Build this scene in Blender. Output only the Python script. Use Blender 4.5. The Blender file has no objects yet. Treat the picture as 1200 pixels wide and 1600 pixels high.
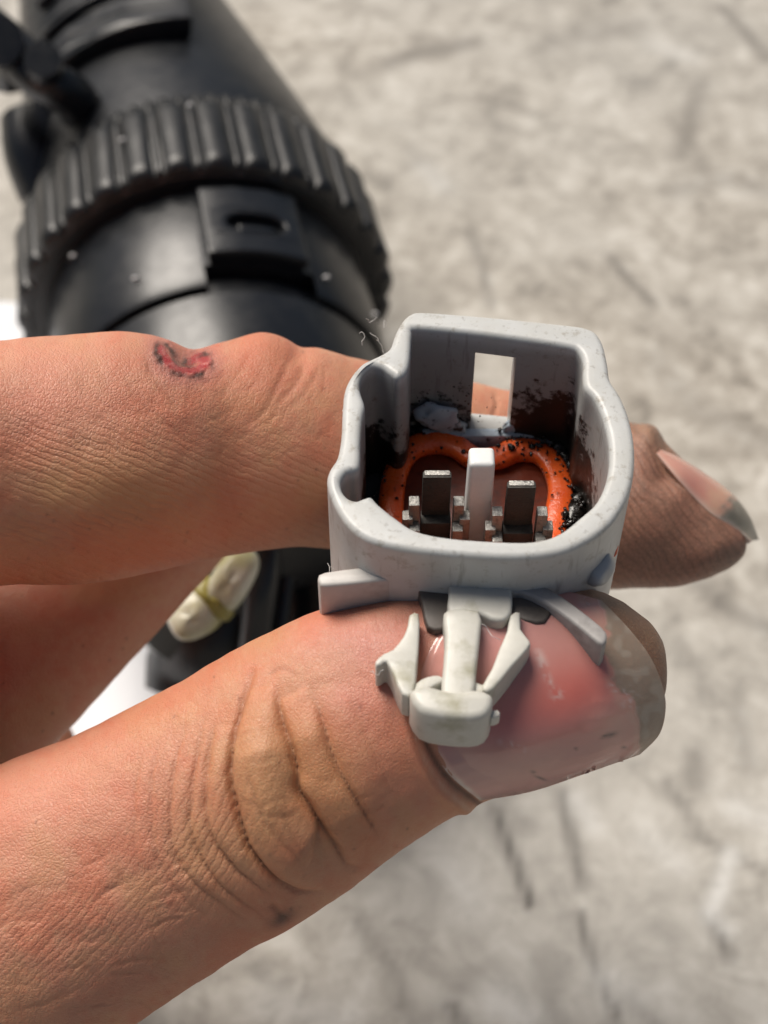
import bpy, bmesh, math, random
import numpy as np
from mathutils import Matrix, Vector

random.seed(7)
rng = np.random.default_rng(7)
sc = bpy.context.scene
C = sc.collection

# ------------------------------------------------------------------ camera
PITCH = math.radians(52)
D = 125.0            # mm, camera to the plane of the hand
S = 19.0             # photograph pixels per mm in that plane
DF = 235.0           # mm, camera to the floor along the axis
sp, cp = math.sin(PITCH), math.cos(PITCH)
CAM = Vector((0, -DF * cp, DF * sp)) * 0.001
RT = Vector((1, 0, 0)); UP = Vector((0, sp, cp)); BK = Vector((0, -cp, sp))   # BK points to the camera
ROT = Matrix((RT, UP, BK)).transposed()
H = Matrix.Translation(CAM - BK * (D * 0.001)) @ ROT.to_4x4()      # hand frame (metres) to world

cam = bpy.data.cameras.new('camera')
cam_o = bpy.data.objects.new('camera', cam)
C.objects.link(cam_o)
cam_o.matrix_world = Matrix.Translation(CAM) @ ROT.to_4x4()
cam.sensor_fit = 'HORIZONTAL'; cam.sensor_width = 36
cam.lens = 36 * D * S / 1200
cam.clip_start = 0.005; cam.clip_end = 100
cam.dof.use_dof = True
cam.dof.focus_distance = 0.1175
cam.dof.aperture_fstop = cam.lens / 1.6
sc.camera = cam_o

# ------------------------------------------------------------------ light
SUN_FROM = Vector((-0.36, 0.44, 0.82)).normalized()
w = bpy.data.worlds.new('World'); sc.world = w; w.use_nodes = True
nt = w.node_tree
bg = nt.nodes['Background']
sky = nt.nodes.new('ShaderNodeTexSky'); sky.sky_type = 'NISHITA'; sky.sun_disc = False
sky.sun_elevation = math.asin(SUN_FROM.z)
sky.sun_rotation = math.atan2(SUN_FROM.x, SUN_FROM.y)
sky.air_density = 1.0; sky.dust_density = 4.0; sky.ozone_density = 1.0
nt.links.new(sky.outputs[0], bg.inputs[0]); bg.inputs[1].default_value = 0.05
sun = bpy.data.lights.new('sun', 'SUN'); sun.energy = 4.8; sun.angle = math.radians(34); sun.color = (1.0, 0.93, 0.84)
sun_o = bpy.data.objects.new('sun', sun); C.objects.link(sun_o)
sun_o.rotation_euler = SUN_FROM.to_track_quat('Z', 'Y').to_euler()
sun_o.location = (0, 0, 2)
sc.view_settings.view_transform = 'Standard'; sc.view_settings.look = 'None'
sc.view_settings.gamma = 1; sc.view_settings.use_curve_mapping = False
sc.view_settings.exposure = -0.04
sc.cycles.use_denoising = True
sc.cycles.max_bounces = 6; sc.cycles.adaptive_threshold = 0.02

# ------------------------------------------------------------------ helpers
def cpt(px, py, z):
    """photo pixel at height z (mm, towards the camera) -> hand frame mm"""
    f = (D - z) / D
    return np.array(((px - 600) / S * f, (800 - py) / S * f, z))

def floor_pt(px, py, h=0.0):
    """photo pixel -> world mm on the level h above the floor"""
    d = RT * ((px - 600) / (S * D)) + UP * ((800 - py) / (S * D)) - BK
    t = (CAM.z * 1000 - h) / -d.z
    p = CAM * 1000 + d * t
    return np.array(p)

def catmull(P, n=6, closed=False):
    P = np.asarray(P, float); N = len(P); out = []
    rngi = range(N if closed else N - 1)
    for i in rngi:
        if closed:
            p0, p1, p2, p3 = P[(i-1) % N], P[i], P[(i+1) % N], P[(i+2) % N]
        else:
            p0, p1, p2, p3 = P[max(i-1, 0)], P[i], P[i+1], P[min(i+2, N-1)]
        for k in range(n):
            t = k / n
            out.append(0.5 * ((2*p1) + (-p0+p2)*t + (2*p0-5*p1+4*p2-p3)*t*t + (-p0+3*p1-3*p2+p3)*t**3))
    if not closed: out.append(P[-1])
    return np.array(out)

def obj(name, verts, faces, m=None, parent=None, smooth=True, sharp=35, matrix=None, kind=None):
    me = bpy.data.meshes.new(name)
    me.from_pydata([tuple(v) for v in verts], [], faces)
    return obj_me(name, me, m, parent, smooth, sharp, matrix, kind)

def obj_me(name, me, m=None, parent=None, smooth=True, sharp=35, matrix=None, kind=None):
    bm = bmesh.new(); bm.from_mesh(me)
    bmesh.ops.recalc_face_normals(bm, faces=bm.faces); bm.to_mesh(me); bm.free()
    if smooth:
        me.polygons.foreach_set('use_smooth', [True] * len(me.polygons))
        if sharp: me.set_sharp_from_angle(angle=math.radians(sharp))
    if m: me.materials.append(m)
    o = bpy.data.objects.new(name, me); C.objects.link(o)
    if parent: o.parent = parent
    if matrix is not None: o.matrix_world = matrix
    if kind: o['kind'] = kind
    return o

def empty(name, label, cat, matrix, group=None):
    o = bpy.data.objects.new(name, None); C.objects.link(o)
    o.empty_display_size = 0.01
    o.matrix_world = matrix; o['label'] = label; o['category'] = cat
    if group: o['group'] = group
    return o

def curve_mesh(loops, w0, w1, bevel, res=3):
    """extruded outline(s) with rounded edges, mm; the first loop is the outline, the rest are holes"""
    cu = bpy.data.curves.new('tmp', 'CURVE'); cu.dimensions = '2D'; cu.fill_mode = 'BOTH'
    cu.extrude = max((w1 - w0) / 2 - bevel, 0.001); cu.bevel_depth = bevel; cu.bevel_resolution = res; cu.offset = -bevel
    for L in loops:
        s = cu.splines.new('POLY'); s.points.add(len(L) - 1)
        for p, q in zip(s.points, L): p.co = (q[0], q[1], 0, 1)
        s.use_cyclic_u = True
    o = bpy.data.objects.new('tmp', cu); C.objects.link(o)
    dg = bpy.context.evaluated_depsgraph_get(); dg.update()
    me = bpy.data.meshes.new_from_object(o.evaluated_get(dg))
    bpy.data.objects.remove(o); bpy.data.curves.remove(cu)
    me.transform(Matrix.Translation((0, 0, (w0 + w1) / 2)))
    bm = bmesh.new(); bm.from_mesh(me); bmesh.ops.remove_doubles(bm, verts=bm.verts, dist=0.0005)
    bm.to_mesh(me); bm.free()
    return me

def scale_mm(me):
    me.transform(Matrix.Scale(0.001, 4)); return me

def prism(name, loop, w0, w1, bevel, m, parent, holes=(), res=3):
    return obj_me(name, scale_mm(curve_mesh([loop] + list(holes), w0, w1, bevel, res)), m, parent, sharp=40)

def bool_mesh(a, cutters):
    oa = bpy.data.objects.new('ta', a); C.objects.link(oa); tmp = [oa]
    for c in cutters:
        oc = bpy.data.objects.new('tc', c); C.objects.link(oc); tmp.append(oc)
        md = oa.modifiers.new('b', 'BOOLEAN'); md.operation = 'DIFFERENCE'; md.object = oc; md.solver = 'EXACT'
    dg = bpy.context.evaluated_depsgraph_get(); dg.update()
    r = bpy.data.meshes.new_from_object(oa.evaluated_get(dg))
    for o in tmp: bpy.data.objects.remove(o)
    return r

def box_mesh(x0, x1, y0, y1, z0, z1, bevel=0.0, seg=2):
    bm = bmesh.new()
    bmesh.ops.create_cube(bm, size=1)
    for v in bm.verts:
        v.co = Vector((x0 + (v.co.x + .5) * (x1 - x0), y0 + (v.co.y + .5) * (y1 - y0), z0 + (v.co.z + .5) * (z1 - z0)))
    if bevel: bmesh.ops.bevel(bm, geom=bm.edges[:], offset=bevel, segments=seg, profile=0.6, affect='EDGES')
    me = bpy.data.meshes.new('box'); bm.to_mesh(me); bm.free(); return me

def tube(path, rad, n=16, closed=False, flat=None, cap=True):
    """swept round section; rad scalar or per point; returns verts, faces"""
    P = np.asarray(path, float); N = len(P)
    R = np.full(N, rad) if np.isscalar(rad) else np.asarray(rad, float)
    if closed: T = np.roll(P, -1, 0) - np.roll(P, 1, 0)
    else: T = np.gradient(P, axis=0)
    T /= np.linalg.norm(T, axis=1)[:, None] + 1e-12
    ref = np.array((0, 0, 1.0)) if flat is None else np.asarray(flat, float)
    V = []
    for i in range(N):
        B = np.cross(T[i], ref)
        if np.linalg.norm(B) < 1e-4: B = np.cross(T[i], (1, 0, 0))
        B /= np.linalg.norm(B); U = np.cross(B, T[i])
        for k in range(n):
            a = 2 * math.pi * k / n
            V.append(P[i] + R[i] * (math.cos(a) * B + math.sin(a) * U))
    F = []
    for i in range(N if closed else N - 1):
        j = (i + 1) % N
        for k in range(n):
            F.append((i*n + k, i*n + (k+1) % n, j*n + (k+1) % n, j*n + k))
    if not closed and cap:
        F.append(tuple(range(n))[::-1]); F.append(tuple((N-1)*n + k for k in range(n)))
    return np.array(V), F

def lathe(profile, n=96, axis_y=True):
    """profile [(t, r)] about the local y axis, mm"""
    V = []; F = []
    for t, r in profile:
        for k in range(n):
            a = 2 * math.pi * k / n
            V.append((r * math.cos(a), t, r * math.sin(a)))
    for i in range(len(profile) - 1):
        for k in range(n):
            F.append((i*n + k, i*n + (k+1) % n, (i+1)*n + (k+1) % n, (i+1)*n + k))
    F.append(tuple(range(n))); F.append(tuple((len(profile)-1)*n + k for k in range(n))[::-1])
    return np.array(V), F

# ------------------------------------------------------------------ materials
class NB:
    def __init__(s, name):
        s.m = bpy.data.materials.new(name); s.m.use_nodes = True
        s.t = s.m.node_tree; s.p = s.t.nodes['Principled BSDF']
    def n(s, typ, **kw):
        x = s.t.nodes.new(typ)
        for k, v in kw.items():
            if k.startswith('i_'):
                x.inputs[k[2:].replace('_', ' ')].default_value = v
            else: setattr(x, k, v)
        return x
    def l(s, a, b): s.t.links.new(a, b)
    def coord(s, scale=(1, 1, 1), rot=(0, 0, 0)):
        c = s.n('ShaderNodeTexCoord'); m = s.n('ShaderNodeMapping')
        m.inputs['Scale'].default_value = scale; m.inputs['Rotation'].default_value = rot
        s.l(c.outputs['Object'], m.inputs[0]); return m.outputs[0]
    def noise(s, vec, scale, detail=4, rough=0.55, dist=0):
        x = s.n('ShaderNodeTexNoise'); x.inputs['Scale'].default_value = scale
        x.inputs['Detail'].default_value = detail; x.inputs['Roughness'].default_value = rough
        x.inputs['Distortion'].default_value = dist
        s.l(vec, x.inputs['Vector']); return x.outputs['Fac']
    def ramp(s, fac, stops, interp='LINEAR'):
        r = s.n('ShaderNodeValToRGB'); r.color_ramp.interpolation = interp
        e = r.color_ramp.elements
        while len(e) < len(stops): e.new(0.5)
        for el, (p, c) in zip(e, stops):
            el.position = p
            el.color = (c, c, c, 1) if np.isscalar(c) else (*c, 1)
        s.l(fac, r.inputs[0]); return r.outputs[0]
    def mix(s, fac, a, b, mode='MIX'):
        x = s.n('ShaderNodeMix'); x.data_type = 'RGBA'; x.blend_type = mode
        if hasattr(fac, 'links'): s.l(fac, x.inputs[0])
        else: x.inputs[0].default_value = fac
        for v, i in ((a, 6), (b, 7)):
            if hasattr(v, 'links'): s.l(v, x.inputs[i])
            else: x.inputs[i].default_value = (*v, 1) if len(v) == 3 else v
        return x.outputs[2]
    def math(s, op, a, b=0.0, c=None, clamp=False):
        x = s.n('ShaderNodeMath'); x.operation = op; x.use_clamp = clamp
        for v, i in ((a, 0), (b, 1), (c, 2)):
            if v is None: continue
            if hasattr(v, 'links'): s.l(v, x.inputs[i])
            else: x.inputs[i].default_value = v
        return x.outputs[0]
    def attr(s, name, out='Fac'):
        a = s.n('ShaderNodeAttribute'); a.attribute_name = name; return a.outputs[out]
    def bump(s, h, strength, dist, prev=None):
        b = s.n('ShaderNodeBump'); b.inputs['Strength'].default_value = strength; b.inputs['Distance'].default_value = dist
        s.l(h, b.inputs['Height'])
        if prev is not None: s.l(prev, b.inputs['Normal'])
        return b.outputs[0]
    def set(s, **kw):
        for k, v in kw.items():
            i = s.p.inputs[k.replace('_', ' ')]
            if hasattr(v, 'links'): s.l(v, i)
            else: i.default_value = (*v, 1) if (not np.isscalar(v) and len(v) == 3 and i.type == 'RGBA') else v
        return s.m

def plastic(name, col, dirt=(0.05, 0.04, 0.03), amount=0.3, rough=0.42, scale=350, sss=0.0, bump=0.25):
    b = NB(name); v = b.coord()
    n1 = b.noise(v, scale, 5, 0.6); n2 = b.noise(v, scale * 4, 4, 0.6)
    f = b.ramp(n1, [(0.52, 0), (0.75, 1)])
    col2 = b.mix(b.math('MULTIPLY', f, amount), col, dirt)
    col3 = b.mix(b.ramp(n2, [(0.3, 0.0), (0.8, 0.25)]), col2, tuple(c * 0.7 for c in col))
    h = b.bump(n2, bump, 0.0001)
    b.set(Base_Color=col3, Roughness=b.math('ADD', b.math('MULTIPLY', n2, 0.25), rough - 0.12), Normal=h)
    if sss:
        b.set(Subsurface_Weight=sss, Subsurface_Radius=(1, .9, .8), Subsurface_Scale=0.0008)
    return b.m

M = {}
M['grey'] = plastic('grey_plastic', (0.47, 0.48, 0.475), (0.18, 0.14, 0.09), 0.4, 0.42, 260, sss=0.15)
M['white'] = plastic('white_plastic', (0.54, 0.53, 0.48), (0.22, 0.20, 0.08), 0.8, 0.40, 300, sss=0.25)
M['post'] = plastic('post_plastic', (0.74, 0.75, 0.74), (0.4, 0.3, 0.2), 0.15, 0.35, 500, sss=0.25)
M['black'] = plastic('black_plastic', (0.007, 0.0085, 0.011), (0.03, 0.03, 0.03), 0.45, 0.33, 120, bump=0.15)
M['fleck'] = plastic('pale_fleck', (0.6, 0.6, 0.6), (0.4, 0.4, 0.4), 0.2, 0.4, 300)
M['rubber'] = plastic('black_rubber', (0.010, 0.011, 0.012), (0.055, 0.052, 0.05), 0.8, 0.40, 90, bump=0.2)
M['darkmetal'] = plastic('tarnished_metal', (0.05, 0.047, 0.042), (0.02, 0.018, 0.016), 0.7, 0.6, 900, bump=0.8)
M['darkmetal'].node_tree.nodes['Principled BSDF'].inputs['Metallic'].default_value = 0.35
M['silver'] = plastic('tin_plating', (0.36, 0.35, 0.33), (0.07, 0.065, 0.06), 0.9, 0.42, 1500, bump=1.0)
M['silver'].node_tree.nodes['Principled BSDF'].inputs['Metallic'].default_value = 0.9

def mat_housing():
    b = NB('housing_plastic'); v = b.coord()
    n1 = b.noise(v, 260, 5, 0.6); n2 = b.noise(v, 1300, 4, 0.6)
    base = b.mix(b.ramp(n1, [(0.35, 0.0), (0.8, 0.5)]), (0.50, 0.51, 0.505), (0.39, 0.38, 0.335))
    n5 = b.noise(v, 900, 6, 0.7)
    base = b.mix(b.ramp(n5, [(0.56, 0.0), (0.70, 0.6)]), base, (0.22, 0.185, 0.13))
    n6 = b.noise(b.coord((1, 1, .12)), 1500, 3, 0.6)
    base = b.mix(b.ramp(n6, [(0.60, 0.0), (0.70, 0.4)]), base, (0.16, 0.14, 0.12))
    # black grease and painted shade inside the shroud (attribute: how deep inside)
    g = b.attr('grime_shade')
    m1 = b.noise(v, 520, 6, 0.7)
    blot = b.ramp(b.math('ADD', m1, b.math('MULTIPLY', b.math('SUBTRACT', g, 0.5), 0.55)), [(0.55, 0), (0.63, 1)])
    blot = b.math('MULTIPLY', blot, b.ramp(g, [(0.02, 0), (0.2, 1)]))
    shade_film = b.math('MULTIPLY', b.ramp(g, [(0.0, 0), (0.25, 0.7), (1, 1)]), 0.62)  # painted shade: inner walls darken with depth
    col = b.mix(shade_film, base, (0.115, 0.10, 0.092))
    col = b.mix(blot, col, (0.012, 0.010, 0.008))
    r = b.math('ADD', b.math('MULTIPLY', n2, 0.25), 0.28)
    b.set(Base_Color=col, Roughness=r, Normal=b.bump(n2, 0.25, 0.0001), Subsurface_Weight=0.12, Subsurface_Radius=(1, .9, .8), Subsurface_Scale=0.0006)
    return b.m
M['housing'] = mat_housing()

def mat_seal():
    b = NB('orange_silicone'); v = b.coord()
    n1 = b.noise(v, 900, 5, 0.65); n2 = b.noise(v, 2600, 3, 0.6); n3 = b.noise(v, 300, 3)
    col = b.mix(b.ramp(n3, [(0.3, 0), (0.7, 1)]), (0.80, 0.125, 0.018), (0.58, 0.07, 0.014))
    col = b.mix(b.ramp(n1, [(0.60, 0), (0.70, 0.9)]), col, (0.04, 0.010, 0.004))
    b.set(Base_Color=col, Roughness=b.ramp(n1, [(0.3, 0.38), (0.7, 0.15)]), Normal=b.bump(n2, 0.5, 0.00012),
          Subsurface_Weight=0.1, Subsurface_Radius=(1, .3, .1), Subsurface_Scale=0.0005)
    return b.m
M['seal'] = mat_seal()
M['seal_dirty_shaded'] = plastic('dirty_shaded_silicone', (0.13, 0.022, 0.008), (0.012, 0.006, 0.005), 0.9, 0.35, 700)  # dirty seal colour with the shade behind the pins painted in

def mat_grease():
    b = NB('black_grease'); v = b.coord()
    b.set(Base_Color=(0.008, 0.006, 0.005), Roughness=0.16, Normal=b.bump(b.noise(v, 3000, 3), 0.6, 0.0001))
    return b.m
M['grease'] = mat_grease()

def mat_jelly():
    b = NB('clouded_grease'); v = b.coord()
    n = b.noise(v, 700, 5, 0.65)
    col = b.mix(b.ramp(n, [(0.56, 0), (0.64, 1)]), (0.36, 0.42, 0.48), (0.05, 0.045, 0.04))
    b.set(Base_Color=col, Roughness=0.2, Normal=b.bump(n, 0.5, 0.0002), Subsurface_Weight=0.2, Subsurface_Radius=(1, 1, 1), Subsurface_Scale=0.0005)
    return b.m
M['jelly'] = mat_jelly()

def mat_floor():
    b = NB('floor_finish'); v = b.coord()
    big = b.noise(v, 9, 3, 0.5); mid = b.noise(v, 75, 5, 0.65, 0.8); fin = b.noise(v, 210, 5, 0.68, 0.5); spk = b.noise(v, 900, 3, 0.6)
    f = b.math('ADD', b.math('MULTIPLY', mid, 0.52), b.math('MULTIPLY', fin, 0.48))
    col = b.ramp(f, [(0.34, (0.12, 0.105, 0.086)), (0.44, (0.28, 0.254, 0.215)), (0.52, (0.385, 0.355, 0.308)), (0.63, (0.53, 0.505, 0.455))])
    col = b.mix(b.ramp(big, [(0.40, 0.0), (0.62, 0.4)]), col, (0.43, 0.43, 0.41))
    sc_ = b.attr('scuff')
    brk = b.math('MULTIPLY', sc_, b.ramp(fin, [(0.30, 0.55), (0.58, 1.15)]))
    col = b.mix(b.math('MULTIPLY', brk, 1.0, clamp=True), col, (0.06, 0.053, 0.046))
    col = b.mix(b.math('MULTIPLY', b.attr('pale'), b.ramp(fin, [(0.3, 0.5), (0.6, 1)])), col, (0.60, 0.595, 0.57))
    col = b.mix(b.ramp(spk, [(0.64, 0), (0.74, 0.5)]), col, (0.16, 0.14, 0.12))
    b.set(Base_Color=col, Roughness=0.62, Normal=b.bump(fin, 0.25, 0.0006))
    return b.m
M['floor'] = mat_floor()

def mat_paper():
    b = NB('white_paper'); v = b.coord()
    n = b.noise(v, 60, 4); 
    b.set(Base_Color=b.mix(n, (0.76, 0.78, 0.81), (0.68, 0.70, 0.74)), Roughness=0.7, Normal=b.bump(n, 0.3, 0.001))
    return b.m
M['paper'] = mat_paper()

def mat_plug():
    b = NB('yellowed_plastic'); v = b.coord()
    n = b.noise(v, 130, 4, 0.6)
    col = b.mix(b.ramp(n, [(0.40, 0), (0.66, 0.9)]), (0.66, 0.65, 0.54), (0.42, 0.38, 0.13))
    b.set(Base_Color=col, Roughness=0.35, Subsurface_Weight=0.2, Subsurface_Radius=(1, .9, .6), Subsurface_Scale=0.002)
    return b.m
M['plug'] = mat_plug()
M['yellow'] = plastic('amber_residue', (0.34, 0.30, 0.07), (0.16, 0.13, 0.03), 0.6, 0.4, 200)

def mat_skin():
    b = NB('skin')
    c = b.n('ShaderNodeTexCoord').outputs['Object']
    nd = b.n('ShaderNodeTexNoise'); nd.inputs['Scale'].default_value = 350; nd.inputs['Detail'].default_value = 3
    b.l(c, nd.inputs['Vector'])
    off = b.n('ShaderNodeVectorMath', operation='MULTIPLY_ADD')
    b.l(nd.outputs['Color'], off.inputs[0]); off.inputs[1].default_value = (0.0006,) * 3; b.l(c, off.inputs[2])
    vor = b.n('ShaderNodeTexVoronoi', feature='DISTANCE_TO_EDGE'); vor.inputs['Scale'].default_value = 2900
    b.l(off.outputs[0], vor.inputs['Vector'])
    cell = b.ramp(vor.outputs['Distance'], [(0.0, 0), (0.16, 0.6), (0.5, 1)])
    vor2 = b.n('ShaderNodeTexVoronoi', feature='DISTANCE_TO_EDGE'); vor2.inputs['Scale'].default_value = 6000
    b.l(off.outputs[0], vor2.inputs['Vector'])
    cell2 = b.ramp(vor2.outputs['Distance'], [(0.0, 0), (0.2, 1)])
    n1 = b.noise(c, 500, 5, 0.6); n2 = b.noise(c, 2500, 4, 0.65); n0 = b.noise(c, 110, 4, 0.55)
    ph = b.math('ADD', b.attr('phase'), b.math('MULTIPLY', n1, 1.5))
    ph = b.math('ADD', ph, b.math('MULTIPLY', n0, 2.0))
    wv = b.math('SINE', b.math('MULTIPLY', ph, 2 * math.pi))
    wv01 = b.ramp(b.math('MULTIPLY_ADD', wv, 0.5, 0.5), [(0.0, 0), (0.35, 0.75), (1, 1)])
    amp = b.attr('ridge'); mesh_amp = b.attr('cells'); dirt = b.attr('dirt')
    h = b.math('MULTIPLY', cell, b.math('MULTIPLY', mesh_amp, 0.72))
    h = b.math('ADD', h, b.math('MULTIPLY', wv01, b.math('MULTIPLY', amp, 1.25)))
    h = b.math('ADD', h, b.math('MULTIPLY', cell2, 0.28))
    h = b.math('ADD', h, b.math('MULTIPLY', n2, 0.35))
    col = b.attr('skin_colour', 'Color')
    col = b.mix(0.5, col, b.mix(n0, (0.80, 0.72, 0.70), (1.18, 1.2, 1.2)), 'MULTIPLY')
    col = b.mix(b.ramp(n1, [(0.35, 0.0), (0.75, 0.25)]), col, (0.95, 0.75, 0.70), 'MULTIPLY')
    # grime sits in the grooves of the finger tip
    gro = b.math('MULTIPLY', b.math('SUBTRACT', 1.0, wv01), b.math('MULTIPLY', dirt, amp), clamp=True)
    gro2 = b.math('MULTIPLY', b.math('SUBTRACT', 1.0, cell), b.math('MULTIPLY', dirt, 0.7), clamp=True)
    col = b.mix(b.math('MULTIPLY', gro, 0.36), col, (0.035, 0.022, 0.016))
    col = b.mix(b.math('MULTIPLY', gro2, 0.7), col, (0.06, 0.035, 0.025))
    wet = b.attr('wet')
    rough = b.math('SUBTRACT', b.math('ADD', 0.36, b.math('MULTIPLY', n2, 0.2)), b.math('MULTIPLY', wet, 0.3))
    b.set(Base_Color=col, Roughness=rough, Normal=b.bump(h, 0.62, 0.00009), Specular_IOR_Level=0.5,
          Subsurface_Weight=0.2, Subsurface_Radius=(1.0, 0.35, 0.2), Subsurface_Scale=0.0012)
    return b.m
M['skin'] = mat_skin()

def mat_nail():
    b = NB('finger_nail')
    c = b.n('ShaderNodeTexCoord').outputs['Object']
    n1 = b.noise(c, 350, 5, 0.6); n2 = b.noise(c, 1800, 4, 0.6)
    col = b.attr('skin_colour', 'Color')
    col = b.mix(0.35, col, b.mix(n1, (0.75, 0.72, 0.70), (1.2, 1.2, 1.2)), 'MULTIPLY')
    d = b.attr('dirt')
    r = b.math('ADD', 0.14, b.math('ADD', b.math('MULTIPLY', d, 0.3), b.math('MULTIPLY', n1, 0.15)))
    b.set(Base_Color=col, Roughness=r, Normal=b.bump(b.math('ADD', n1, b.math('MULTIPLY', n2, d)), 0.16, 0.0003),
          Subsurface_Weight=0.15, Subsurface_Radius=(1, .4, .3), Subsurface_Scale=0.0008, Coat_Weight=0.5, Coat_Roughness=0.1)
    return b.m
M['nail'] = mat_nail()

# ------------------------------------------------------------------ floor
def build_floor():
    def axis(c):
        inner = np.arange(-0.22, 0.2201, 0.0011) + c
        far = np.array([0.3, 0.5, 1, 2, 5, 12, 30.0])
        return np.concatenate((c - far[::-1], inner, c + far))
    xs, ys = axis(0.0), axis(0.08)
    X, Y = np.meshgrid(xs, ys); nx, ny = len(xs), len(ys)
    V = np.stack((X.ravel(), Y.ravel(), np.zeros(X.size)), 1)
    i, j = np.meshgrid(np.arange(nx - 1), np.arange(ny - 1))
    a = (j * nx + i).ravel()
    F = np.stack((a, a + 1, a + nx + 1, a + nx), 1)
    me = bpy.data.meshes.new('floor')
    me.from_pydata(V.tolist(), [], F.tolist())
    me.materials.append(M['floor'])
    P = V[:, :2] * 1000
    def strokes(lines):
        acc = np.zeros(len(P))
        for pts, wd, am in lines:
            Q = np.array([floor_pt(*p)[:2] for p in pts])
            for k in range(len(Q) - 1):
                d = Q[k+1] - Q[k]; L = d @ d
                t = np.clip(((P - Q[k]) @ d) / L, 0, 1)
                dist = np.linalg.norm(P - (Q[k] + t[:, None] * d), axis=1)
                acc = np.maximum(acc, am * np.exp(-(dist / wd) ** 2))
        return acc
    dark = [([(772, 1262), (800, 1335), (828, 1412)], 0.75, .95), ([(878, 1240), (893, 1310), (910, 1382)], 1.0, .7),
            ([(905, 1430), (925, 1500), (965, 1590)], 0.8, .7), ([(1112, 1430), (1138, 1495)], 1.0, .7),
            ([(952, 400), (985, 440), (1022, 476)], 0.8, .75), ([(732, 358), (752, 410), (766, 478)], 0.9, .55),
            ([(606, 100), (660, 82), (742, 66)], 2.2, .5), ([(742, 150), (800, 165), (852, 186)], 0.6, .5),
            ([(1128, 12), (1160, 45), (1200, 92)], 1.5, .55), ([(1062, 242), (1095, 130)], 2.2, .4),
            ([(1040, 1220), (1100, 1310), (1190, 1360)], 0.8, .5), ([(985, 1560), (1060, 1640)], 1.0, .5),
            ([(1085, 1180), (1090, 1225)], 1.6, .5), ([(705, 1570), (730, 1620)], 1.0, .7),
            ([(1050, 300), (1140, 280), (1200, 300)], 2.5, .3), ([(860, 70), (1000, 40)], 3, .3),
            ([(1020, 560), (1090, 640), (1200, 690)], 3.0, .22), ([(1080, 900), (1150, 960), (1200, 980)], 1.8, .4),
            ([(1060, 1000), (1120, 1100)], 1.0, .35), ([(560, 1440), (620, 1520), (640, 1600)], 0.9, .4),
            ([(1150, 1100), (1170, 1200)], 1.6, .35), ([(840, 1500), (870, 1600)], 1.4, .3), ([(640, 230), (700, 300)], 1.5, .3)]
    pale = [([(1142, 1335), (1125, 1390), (1108, 1430)], 1.2, .9), ([(1108, 1430), (1140, 1455)], 1.2, .6), ([(780, 1560), (820, 1590)], 2.5, .6),
            ([(900, 1250), (925, 1290)], 1.4, .7), ([(660, 260), (690, 290)], 2, .4), ([(1020, 70), (1080, 90)], 2.5, .45),
            ([(940, 1530), (1000, 1560)], 2, .4), ([(1150, 1260), (1190, 1280)], 2.0, .6), ([(1010, 1310), (1060, 1350)], 2, .4),
            ([(700, 1360), (740, 1420)], 2.2, .4), ([(420, 1560), (520, 1600)], 3.0, .4)]
    # scuffs outside the picture go on in the same way
    for k in range(70):
        q = rng.uniform((-900, -500), (2100, 2300)); an = rng.uniform(0, 6.28); L = rng.uniform(40, 160)
        dark.append(([tuple(q), tuple(q + L * np.array((math.cos(an), math.sin(an))))], rng.uniform(.5, 1.6), rng.uniform(.12, .38)))
    for nm, ls in (('scuff', dark), ('pale', pale)):
        at = me.attributes.new(nm, 'FLOAT', 'POINT'); at.data.foreach_set('value', strokes(ls).astype(np.float32))
    o = bpy.data.objects.new('floor', me); C.objects.link(o); o['kind'] = 'structure'
    o['label'] = 'mottled beige and grey floor with dark scuff marks'
build_floor()

# ------------------------------------------------------------------ paper on the floor
def build_paper():
    edge = [(-700, 470), (-300, 478), (0, 486), (60, 492), (130, 540), (220, 640), (300, 800), (300, 930), (305, 985), (290, 1080), (290, 1200),
            (230, 1330), (90, 1440), (-120, 1520), (-400, 1560), (-700, 1500)]
    pts = catmull([floor_pt(*p)[:2] for p in edge], 5, True)
    cen = pts.mean(0); V = []; F = []; n = len(pts); K = 14
    for k in range(K + 1):
        s = 1 - k / K * 0.98
        for p in pts:
            q = cen + (p - cen) * s
            z = 0.6 + 0.9 * math.sin(q[0] * 0.11 + q[1] * 0.07) * (0.4 + 0.6 * s) + 0.9
            V.append((q[0], q[1], max(z, 0.25)))
    for k in range(K):
        for i in range(n):
            j = (i + 1) % n
            F.append((k*n + i, k*n + j, (k+1)*n + j, (k+1)*n + i))
    F.append(tuple(K*n + i for i in range(n)))
    V = np.array(V) * 0.001
    o = obj('paper_sheet', V, F, M['paper'])
    md = o.modifiers.new('thick', 'SOLIDIFY'); md.thickness = 0.00015
    o['label'] = 'crumpled white paper sheet on the floor beneath the hand and black housing'; o['category'] = 'paper'
build_paper()

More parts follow.
